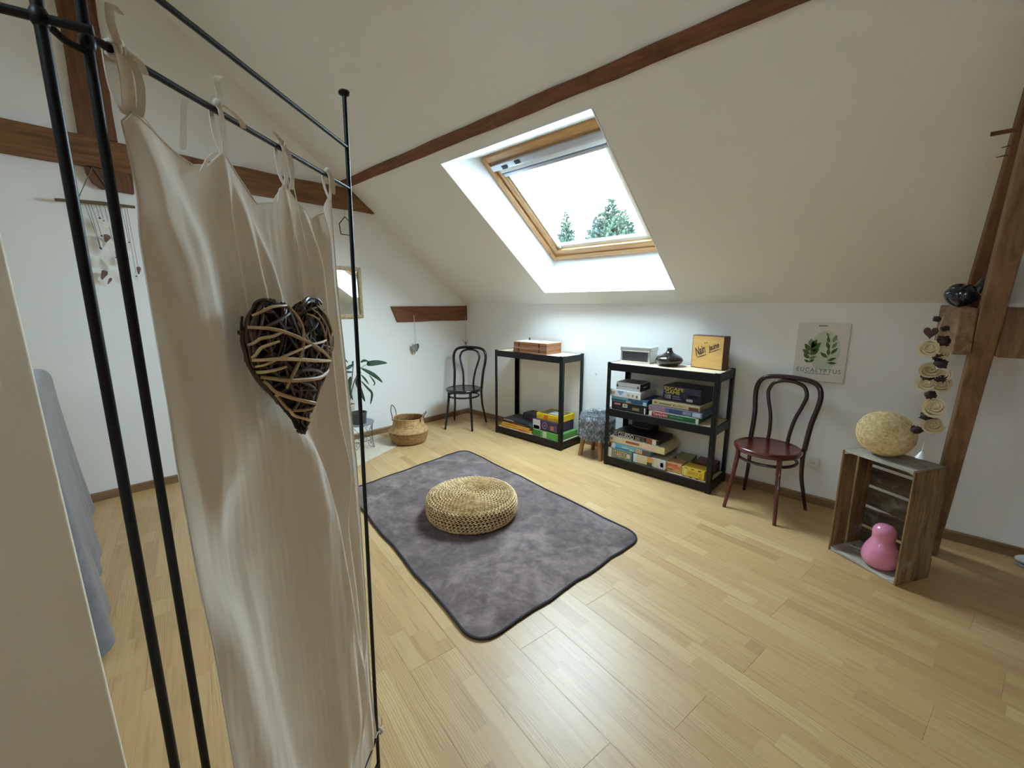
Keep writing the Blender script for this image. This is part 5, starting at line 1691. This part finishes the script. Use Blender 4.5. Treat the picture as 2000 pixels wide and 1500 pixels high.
flat_heart(0.032, 0.048, 0.008, Matrix.Translation((-0.012, 0.026, 0.004)) @ T90).obj('heart', M_FELTD, hh)
G().tube([(0.004, -0.005, 0.04), (-0.006, 0.0, 0.375)], 0.0016, 6).obj('cord', M_STRING, hh)
G().tube([(-0.008, 0.020, 0.04), (-0.006, 0.012, 0.20), (-0.006, 0.002, 0.375)], 0.0016, 6).obj('cord', M_STRING, hh)
G().tube([(-0.02, 0.001, 0.376), (0.002, 0.001, 0.376)], 0.003, 8).obj('nail', M_DARKSLOT, hh)
bw = thing('twig_star', 'dark twig bow hanging on a pale cord in the far corner', 'ornament', (GX + 0.06, 3.46, 0.925))
G().tube([(0, 0, 0.01), (-0.020, 0.02, 0.345)], 0.0016, 6).obj('cord', M_STRING, bw)
for a in range(0, 360, 45):
    d = Vector((0.15 * math.cos(R(a) * 1.7), math.cos(R(a)), math.sin(R(a))))
    G().tube([Vector((0.004, 0, 0)), d * (0.055 if a % 90 else 0.038)], [0.0032, 0.0012], 6).obj('twig', M_TWIG, bw)

# driftwood and shell chime
M_DRIFT = wood('driftwood', (126, 108, 84), (84, 68, 50), (14, 1.5, 14), 5.0, 0.7, 0.3)
M_SHELL = simple('white_shell', (232, 226, 216), 0.4, var=0.08, vscale=30)
M_SHELLB = simple('brown_slate_chip', (118, 84, 72), 0.6, var=0.2, vscale=30)
M_BEAD = simple('dark_bead', (40, 36, 34), 0.4)
ch = thing('shell_chime', 'hanging chime of driftwood, strings and white shell pieces on the gable wall', 'wall hanging', (GX + 0.05, 0.27, 2.07))
by, bz = 0.27, 2.07
def CH(y, z, x=0.0):
    return Vector((x, y - by, z - bz))
G().tube([CH(0.07, 2.060), CH(0.16, 2.068), CH(0.30, 2.074), CH(0.46, 2.075)], [0.009, 0.011, 0.012, 0.009], 8).obj('driftwood_bar', M_DRIFT, ch)
G().tube([CH(0.175, 2.075), CH(0.275, 2.30)], 0.0026, 6).obj('hanger_cord', M_DRIFT, ch)
G().tube([CH(0.375, 2.080), CH(0.275, 2.30)], 0.0026, 6).obj('hanger_cord', M_DRIFT, ch)
G().tube([CH(0.275, 2.30, -0.03), CH(0.275, 2.305, 0.008)], 0.003, 6).obj('hanger_nail', M_BEAD, ch)
rc_ = random.Random(9)
for k, (y0, y1, zb) in enumerate(((0.205, 0.245, 1.78), (0.222, 0.248, 1.775), (0.235, 0.262, 1.86), (0.258, 0.268, 1.975), (0.275, 0.285, 1.96), (0.300, 0.318, 1.72), (0.315, 0.332, 1.84), (0.335, 0.345, 1.70), (0.385, 0.398, 1.83), (0.402, 0.408, 1.60), (0.415, 0.425, 1.66), (0.360, 0.372, 1.75))):
    G().tube([CH(y0, 2.066, 0.004), CH(lerp(y0, y1, 0.6), lerp(2.066, zb, 0.55), 0.006), CH(y1, zb, 0.004)], 0.0011, 5).obj('string', M_BEAD, ch)
    G().sphere(CH(y1, zb, 0.004), 0.006, 8, 6).obj('bead', M_BEAD, ch)
for y, z, w, h, rot, m in ((0.290, 1.925, 0.050, 0.085, 5, M_SHELL), (0.285, 1.845, 0.040, 0.055, -20, M_SHELLB), (0.248, 1.805, 0.028, 0.055, 3, M_SHELL), (0.305, 1.790, 0.055, 0.085, -8, M_SHELL), (0.330, 1.835, 0.035, 0.060, 12, M_SHELL),
                           (0.325, 1.685, 0.042, 0.072, -4, M_SHELL), (0.345, 1.640, 0.020, 0.050, 22, M_SHELLB), (0.238, 1.600, 0.036, 0.068, -25, M_SHELLB), (0.262, 1.560, 0.018, 0.050, -30, M_SHELLB), (0.290, 1.590, 0.050, 0.090, 14, M_SHELL), (0.225, 1.555, 0.030, 0.070, 20, M_SHELL),
                           (0.405, 1.585, 0.030, 0.060, 6, M_SHELL), (0.425, 1.640, 0.026, 0.056, -8, M_SHELLB), (0.392, 1.80, 0.030, 0.062, 5, M_SHELL), (0.262, 1.70, 0.044, 0.07, 12, M_SHELL), (0.372, 1.71, 0.034, 0.066, -10, M_SHELL)):
    pl_ = [(-0.5, 0.35), (-0.2, 0.5), (0.25, 0.48), (0.5, 0.25), (0.30, -0.15), (0.12, -0.5), (-0.15, -0.42), (-0.38, 0.0)]
    M_ = Matrix.Translation(CH(y, z, rc_.uniform(0.0, 0.014))) @ Matrix.Rotation(R(rot), 4, 'X')
    G().prism([(a * w, b * h) for a, b in pl_], -0.0015, 0.0015, 'x', M_).obj('shell_piece', m, ch, smooth=False)

# ================================================================== PLANT CORNER
M_WIRE = simple('grey_wire', (96, 100, 104), 0.4, 0.6)
ps = thing('plant_stand', 'round grey wire plant stand by the gable wall', 'plant stand', (-3.865, 1.865, 0.0045))
G().lathe([(0.001, 0.250), (0.150, 0.250), (0.156, 0.254), (0.156, 0.262), (0.150, 0.264), (0.001, 0.262)], 40, cap0=False, cap1=False).obj('stand_top', simple('stand_top_grey', (128, 132, 136), 0.5), ps)
for k in range(4):
    a = R(45 + 90 * k)
    d = Vector((math.cos(a), math.sin(a), 0))
    e = Vector((-math.sin(a), math.cos(a), 0))
    G().tube(smoothpath([d * 0.145 + Vector((0, 0, 0.25)), d * 0.135 + Vector((0, 0, 0.12)), d * 0.150 + Vector((0, 0, 0.004))], 5), 0.0035, 6).obj('leg', M_WIRE, ps)
    for sgn in (-1, 1):
        sc_ = [d * 0.14 + Vector((0, 0, 0.01)), d * 0.12 + e * 0.03 * sgn + Vector((0, 0, 0.03)), d * 0.11 + e * 0.045 * sgn + Vector((0, 0, 0.06)), d * 0.115 + e * 0.03 * sgn + Vector((0, 0, 0.085)), d * 0.12 + e * 0.015 * sgn + Vector((0, 0, 0.06)), d * 0.12 + e * 0.02 * sgn + Vector((0, 0, 0.04))]
        G().tube(smoothpath(sc_, 5), 0.0025, 6).obj('scroll', M_WIRE, ps)
        G().tube([d * 0.145 + Vector((0, 0, 0.248)), d * 0.115 + e * 0.05 * sgn + Vector((0, 0, 0.17)), d * 0.09 + e * 0.09 * sgn + Vector((0, 0, 0.248))], 0.0022, 6).obj('brace', M_WIRE, ps)
G().tube([(0.115 * math.cos(a), 0.115 * math.sin(a), 0.085) for a in (2 * math.pi * k / 32 for k in range(32))], 0.0028, 6, closed=True).obj('lower_ring', M_WIRE, ps)
M_SOIL = simple('potting_soil', (48, 36, 28), 0.95, bump=0.6, bscale=120, bdist=0.004)
zp = 0.2685
dp = thing('plant_pot', 'short dark grey pot standing at the front of the plant stand', 'pot', (-3.800, 1.855, zp))
G().lathe([(0.056, 0.0), (0.062, 0.004), (0.070, 0.100), (0.074, 0.102), (0.074, 0.112), (0.066, 0.112), (0.064, 0.09)], 36, cap1=False).obj('body', simple('dark_grey_zinc', (84, 86, 86), 0.5, 0.4, var=0.2, vscale=10), dp)
G().lathe([(0.001, 0.092), (0.064, 0.090)], 30, cap0=False, cap1=False).obj('soil', M_SOIL, dp)
lp = thing('leafy_plant', 'dark green long leaved houseplant in a cream pot on the stand', 'plant', (-3.945, 1.815, zp))
G().lathe([(0.052, 0.0), (0.058, 0.005), (0.066, 0.150), (0.070, 0.155), (0.070, 0.172), (0.062, 0.172), (0.060, 0.150)], 36, cap1=False).obj('pot', simple('cream_ceramic', (222, 212, 190), 0.4), lp)
G().lathe([(0.001, 0.152), (0.060, 0.150)], 30, cap0=False, cap1=False).obj('soil', M_SOIL, lp)
M_LEAF = simple('dark_green_leaf', (34, 58, 30), 0.55, var=0.3, vscale=14, spec=0.25)
M_LEAF2 = simple('bluish_green_leaf', (44, 64, 52), 0.55, var=0.2, vscale=14, spec=0.25)
M_STEM = simple('plant_stem', (74, 72, 44), 0.6)
LB = Vector((-3.945, 1.815, zp))
def pl_path(pts, dx=(0, 0)):
    n_ = len(pts) - 1
    return smoothpath([Vector((-3.88 + lerp(dx[0], dx[1], i / n_), y, z)) - LB for i, (y, z) in enumerate(pts)], 5)
def leaf(pts, w, m=M_LEAF, dx=(0, 0), cup=0.25):
    P = pl_path(pts, dx)
    L = len(P)
    g_ = G()
    vs__ = []
    for i, p in enumerate(P):
        t = i / (L - 1)
        tan = (P[min(i + 1, L - 1)] - P[max(i - 1, 0)]).normalized()
        side = tan.cross(Vector((0.86, 0.32, 0.40))).normalized()
        nn_ = side.cross(tan)
        ww = w * (math.sin(math.pi * min(1, t * 0.94 + 0.06)) ** 0.75)
        for q_ in (-1, 0, 1):
            vs__.append(p + side * ww * q_ + nn_ * cup * ww * abs(q_))
    fs_ = []
    for i in range(L - 1):
        for q_ in range(2):
            fs_.append((i * 3 + q_, i * 3 + q_ + 1, i * 3 + 4 + q_, i * 3 + 3 + q_))
    g_.add(vs__, fs_)
    return g_.obj('leaf', m, lp, angle=80)
G().tube(pl_path([(1.815, 0.42), (1.827, 0.50), (1.838, 0.597), (1.856, 0.706), (1.871, 0.834)], (-0.06, 0)), 0.0045, 7).obj('stem', M_STEM, lp)
G().tube(pl_path([(1.820, 0.42), (1.839, 0.50), (1.866, 0.619), (1.904, 0.715), (1.952, 0.800)], (-0.06, 0)), 0.0045, 7).obj('stem', M_STEM, lp)
G().tube(pl_path([(1.952, 0.795), (1.985, 0.815), (2.02, 0.822)], (0, 0.01)), 0.0025, 6).obj('stem', M_STEM, lp)
leaf([(2.005, 0.822), (2.03, 0.828), (2.118, 0.830), (2.205, 0.820)], 0.028, dx=(0.01, 0.05))
leaf([(1.955, 0.845), (2.004, 0.856), (2.062, 0.836)], 0.013, dx=(-0.02, -0.05))
leaf([(1.951, 0.785), (2.033, 0.730), (2.091, 0.681), (2.142, 0.626)], 0.026, dx=(0, 0.05))
leaf([(2.016, 0.716), (2.051, 0.66), (2.065, 0.627), (2.047, 0.606)], 0.010, dx=(0.02, 0.03))
leaf([(1.941, 0.725), (1.97, 0.681), (2.002, 0.624)], 0.013, dx=(0.0, 0.03))
leaf([(1.930, 0.665), (1.981, 0.592), (2.018, 0.54), (2.008, 0.479), (1.986, 0.428)], 0.016, dx=(0.02, 0.06))
leaf([(1.913, 0.705), (1.884, 0.652), (1.897, 0.585)], 0.022, dx=(0, 0.03))
leaf([(1.836, 0.720), (1.803, 0.653), (1.803, 0.577), (1.821, 0.495)], 0.022, dx=(0.0, 0.04))
leaf([(1.895, 0.672), (1.909, 0.562), (1.940, 0.460)], 0.024, dx=(0.02, 0.05))
leaf([(1.871, 0.834), (1.818, 0.812), (1.785, 0.798)], 0.016, M_LEAF2, dx=(0, 0.02))
leaf([(1.869, 0.814), (1.861, 0.850), (1.866, 0.872)], 0.013, M_LEAF2, dx=(0, 0.01))
leaf([(1.822, 0.856), (1.784, 0.896), (1.76, 0.90)], 0.010, M_LEAF2, dx=(0, -0.01))
leaf([(1.860, 0.76), (1.80, 0.765), (1.765, 0.74)], 0.012, M_LEAF2, dx=(0, -0.02))
leaf([(1.905, 0.715), (1.945, 0.745), (1.965, 0.74)], 0.010, M_LEAF2, dx=(-0.02, -0.04))

# ================================================================== ON AND IN THE CRATE
M_STRING_Y = fibre('natural_twine', (250, 234, 190), (234, 210, 158), (192, 162, 108), 60)
M_SHELLY = simple('twine_core', (212, 182, 126), 0.8, var=0.12, vscale=30)
egg = thing('twine_ball', 'large egg shaped ball wound in natural twine on the crate', 'ornament', (-0.045, 2.915, 0.616))
ea, ec = 0.128, 0.116
EM = Matrix.Translation((0, 0, ec * 0.985)) @ Matrix.Rotation(R(-44), 4, 'Z') @ Matrix.Rotation(R(6), 4, 'Y')
G().sphere((0, 0, 0), (ea, ea * 0.92, ec), 40, 24, EM).obj('core', M_SHELLY, egg)
g = G()
re_ = random.Random(2)
for k in range(170):
    nrm_ = Vector((re_.gauss(0.5, 0.9), re_.gauss(0, 0.9), re_.gauss(0, 0.9))).normalized()
    u_ = nrm_.orthogonal().normalized()
    v_ = nrm_.cross(u_)
    off_ = re_.uniform(-0.75, 0.75)
    rr = math.sqrt(1 - off_ * off_)
    pts = []
    for j in range(26):
        a = 2 * math.pi * j / 26
        d = nrm_ * off_ + (u_ * math.cos(a) + v_ * math.sin(a)) * rr
        pts.append(EM @ Vector((d.x * (ea + 0.0012), d.y * (ea * 0.92 + 0.0012), d.z * (ec + 0.0012))))
    g.tube(pts, 0.0011, 4, closed=True)
o = g.obj('twine_winding', M_STRING_Y, egg)
o['kind'] = 'stuff'

M_PINK = simple('glossy_pink_plastic', (228, 140, 172), 0.18, coat=0.5)
pk = thing('pink_bank', 'glossy pink pear shaped plastic money box inside the crate', 'money box', (0.018, 2.868, 0.0145))
prof = [(0.050, 0.0), (0.066, 0.006), (0.080, 0.032), (0.082, 0.062), (0.074, 0.098), (0.060, 0.128), (0.051, 0.150), (0.050, 0.170), (0.052, 0.192), (0.047, 0.214), (0.030, 0.232), (0.004, 0.239)]
sp = smoothpath([(r, 0, z) for r, z in prof], 5)
G().lathe([(max(p.x, 0.001), p.z) for p in sp], 40).obj('body', M_PINK, pk)
G().lathe([(0.046, -0.001), (0.050, 0.002)], 24).obj('base_plug', simple('pale_pink', (232, 176, 196), 0.4), pk)

# ================================================================== GARLAND AND BIRD AT THE STRUT
M_ROSE = simple('cream_felt_rose', (226, 208, 170), 0.85, var=0.1, vscale=40)
M_ROSE2 = simple('beige_felt_rose', (206, 184, 144), 0.85, var=0.1, vscale=40)
M_CONE = simple('dark_brown_cone', (52, 32, 28), 0.75, var=0.3, vscale=60)
M_HEARTW = simple('dark_wood_heart', (74, 46, 36), 0.6)
gy = 2.60
ga = thing('flower_garland', 'hanging garland of cream felt roses and dark cones beside the strut', 'garland', (0.085, gy, 0.66))
GB = Vector((0.085, gy, 0.66))
def GA(x, z, y=0.0):
    """garland piece measured in the plane 0.18 m further back"""
    k = gy / 2.78
    return Vector((x * k, gy + y, 1.40 + (z - 1.40) * k)) - GB
def rose(p, r, m, seed):
    rr_ = random.Random(seed)
    g_ = G()
    tilt = Matrix.Translation(p) @ Matrix.Rotation(R(rr_.uniform(50, 85)), 4, 'X') @ Matrix.Rotation(rr_.uniform(0, 6), 4, 'Z')
    turns, seg = 3.2, 60
    vs__ = []
    for i in range(seg + 1):
        t = i / seg
        a = 2 * math.pi * turns * t
        rad = r * (0.12 + 0.80 * t) * (1 + 0.07 * math.sin(a * 2.5 + seed))
        hgt = r * (0.62 - 0.42 * t)
        flare = r * (0.06 + 0.26 * t)
        for q_, (dr, dz) in enumerate(((-0.02 * r, -0.34 * r), (0.02 * r, 0.0), (flare, 0.05 * r))):
            vs__.append(tilt @ Vector(((rad + dr) * math.cos(a), (rad + dr) * math.sin(a), hgt + dz + 0.05 * r * math.sin(a * 3.1))))
    g_.add(vs__, [(i * 3 + j, i * 3 + j + 1, i * 3 + 4 + j, i * 3 + 3 + j) for i in range(seg) for j in range(2)])
    g_.lathe([(0.1 * r, 0.30 * r), (0.5 * r, 0.16 * r), (0.85 * r, -0.10 * r), (0.3 * r, -0.28 * r)], 14, tilt)
    return g_.obj('rose', m, ga, angle=70)
def cone(p, r, seed):
    rr_ = random.Random(seed)
    g_ = G()
    M_ = Matrix.Translation(p) @ Matrix.Rotation(rr_.uniform(-0.6, 0.6), 4, 'Y')
    g_.sphere((0, 0, 0), (r, r, r * 0.85), 10, 7, M_)
    for k in range(14):
        a, ph = rr_.uniform(0, 6.28), rr_.uniform(-1.0, 1.0)
        d = Vector((math.cos(a) * math.cos(ph), math.sin(a) * math.cos(ph), math.sin(ph)))
        g_.add([M_ @ (d * r * 0.8 + d.orthogonal().normalized() * r * 0.35), M_ @ (d * r * 0.8 - d.orthogonal().normalized() * r * 0.35), M_ @ (d * r * 1.25)], [(0, 1, 2)])
    return g_.obj('pine_cone', M_CONE, ga)
cordp = [GA(0.085, 1.345, -0.004), GA(0.075, 1.25), GA(0.085, 1.15), GA(0.095, 1.06), GA(0.10, 0.96), GA(0.11, 0.86), GA(0.100, 0.75), GA(0.098, 0.70)]
G().tube(smoothpath(cordp, 4), 0.0015, 6).obj('cord', M_STRING, ga)
for i, (x, z, r, m) in enumerate(((0.058, 1.200, 0.036, M_ROSE), (0.075, 1.095, 0.036, M_ROSE2), (0.118, 1.080, 0.026, M_ROSE), (0.070, 1.030, 0.032, M_ROSE), (0.116, 1.030, 0.034, M_ROSE2), (0.112, 0.925, 0.040, M_ROSE), (0.116, 0.842, 0.036, M_ROSE2), (0.105, 1.175, 0.022, M_ROSE2))):
    rose(GA(x, z, -0.005), r, m, i)
for i, (x, z, r) in enumerate(((0.100, 1.235, 0.024), (0.092, 1.165, 0.021), (0.104, 1.130, 0.023), (0.072, 1.066, 0.022), (0.115, 1.062, 0.024), (0.090, 0.982, 0.020), (0.091, 0.874, 0.022), (0.066, 0.803, 0.021), (0.066, 1.335, 0.014), (0.098, 1.292, 0.014))):
    cone(GA(x, z, 0.0), r, 40 + i)
flat_heart(0.024, 0.026, 0.004, Matrix.Translation(GA(0.053, 1.268, -0.01))).obj('heart', M_HEARTW, ga)
G().lathe([(0.002, 0.032), (0.008, 0.026), (0.018, 0.004), (0.022, 0.0), (0.019, 0.002), (0.008, 0.022)], 16, Matrix.Translation(GA(0.098, 0.668)), cap1=False).obj('bell', simple('white_porcelain', (238, 236, 230), 0.3), ga)

M_NAVY = simple('dark_blue_glaze', (24, 28, 36), 0.14, coat=0.6)
bd = thing('bird_figurine', 'dark blue black glazed bird figurine on the squared timber end', 'figurine', (0.140, 2.80, 1.3885), R(10))
g = G()
g.grid(lambda u, v: Matrix.Rotation(R(-14), 4, 'Y') @ Vector(((0.052 - 0.010 * math.cos(v * math.pi)) * math.cos(u * 2 * math.pi) * math.sin(v * math.pi) ** 0.6, 0.050 * math.sin(u * 2 * math.pi) * math.sin(v * math.pi) ** 0.6, 0.050 - 0.048 * math.cos(v * math.pi))), 28, 16)
g.obj('body', M_NAVY, bd)
G().sphere((-0.026, -0.004, 0.080), (0.030, 0.028, 0.026), 18, 12).obj('head', M_NAVY, bd)
G().tube([(-0.052, -0.008, 0.078), (-0.068, -0.010, 0.066)], [0.007, 0.001], 8).obj('beak', simple('grey_beak', (70, 68, 66), 0.4), bd)
G().sphere((-0.012, 0.0, 0.1045), (0.026, 0.016, 0.0055), 12, 6, Matrix.Rotation(R(-8), 4, 'Y')).obj('crest', simple('cream_glaze', (214, 202, 176), 0.35), bd)
g = G()
g.tube(smoothpath([(0.03, 0, 0.05), (0.042, 0, 0.09), (0.054, 0, 0.118), (0.060, 0, 0.128)], 4), [0.030] * 5 + [0.024] * 4 + [0.014] * 3 + [0.006], 12, flat=0.6)
g.obj('tail', M_NAVY, bd)
for sy_ in (-1, 1):
    G().sphere((-0.043, -0.004 + sy_ * 0.020, 0.084), 0.0036, 8, 6).obj('eye', simple('pale_eye', (206, 202, 190), 0.3), bd)
    G().sphere((0.008, sy_ * 0.047, 0.048), (0.032, 0.008, 0.026), 14, 8).obj('wing', M_NAVY, bd)

# ================================================================== TREES OUTSIDE
M_NEEDLE = simple('conifer_needles', (38, 50, 41), 0.9, var=0.45, vscale=0.8, spec=0.1)
M_BARK = simple('conifer_bark', (84, 70, 56), 0.9, var=0.2, vscale=3)
def conifer(label, x, y, zbase, ztop, spread, seed, power=1.0, tops=()):
    t = thing('conifer_tree', label, 'tree', (x, y, zbase), 0, 'trees seen through the skylight')
    rr_ = random.Random(seed)
    Ht = ztop - zbase
    G().tube([(0, 0, 0), (0, 0, Ht * 0.98)], [0.30, 0.03], 8).obj('trunk', M_BARK, t)
    g_ = G()
    def spray(p, d, L):
        """a flat needle-covered twig"""
        sd = d.cross(Vector((0, 0, 1)))
        sd = sd.normalized() if sd.length > 1e-3 else Vector((1, 0, 0))
        for q_ in range(5):
            f = (q_ + 0.5) / 5
            for sg in (-1, 1):
                b_ = p + d * L * f
                e = b_ + (sd * sg * 0.75 + d * 0.7 + Vector((0, 0, rr_.uniform(-.15, .25)))).normalized() * L * 0.42 * (1.1 - f * 0.6)
                n_ = Vector((rr_.uniform(-1, 1), rr_.uniform(-1, 1), rr_.uniform(-1, 1))) * 0.11
                g_.add([b_ - n_, b_ + n_, e], [(0, 1, 2)])
    for (ox, oz, Hs, sp_) in [(0, Ht, Ht, spread)] + list(tops):
        depth_ = min(Hs, 7.5)
        n_ = int(depth_ / 0.17)
        for k in range(n_):
            f = k / n_
            z = oz - f * depth_ - 0.05
            R_ = sp_ * (f * depth_) ** power + 0.10
            nb_ = 8 + int(12 * f)
            for b_ in range(nb_):
                a = rr_.uniform(0, 6.283)
                d = Vector((math.cos(a), math.sin(a), rr_.uniform(-0.05, 0.55)))
                LR = R_ * rr_.uniform(0.6, 1.12)
                m_ = max(1, int(LR / 0.30))
                for s_ in range(m_):
                    p = Vector((ox, 0, z)) + d * LR * (s_ + 0.3 + 0.5 * rr_.random()) / m_
                    dd_ = (d + Vector((rr_.uniform(-.5, .5), rr_.uniform(-.5, .5), rr_.uniform(-0.1, 0.6)))).normalized()
                    spray(p, dd_, rr_.uniform(0.34, 0.58))
    fo_ = g_.obj('foliage', M_NEEDLE, t, smooth=False)
    fo_['kind'] = 'stuff'
    return t
conifer('narrow pointed conifer seen at the left of the skylight', -41.7, 56.2, -5.0, 15.5, 0.44, 3, 0.92)
conifer('broad bushy conifer seen at the right of the skylight', -27.1, 45, -5.0, 13.15, 0.78, 7, 0.78,
        tops=[(-1.75, 16.6, 5.0, 0.55), (1.7, 16.7, 5.0, 0.5), (2.6, 15.2, 4.0, 0.45)])
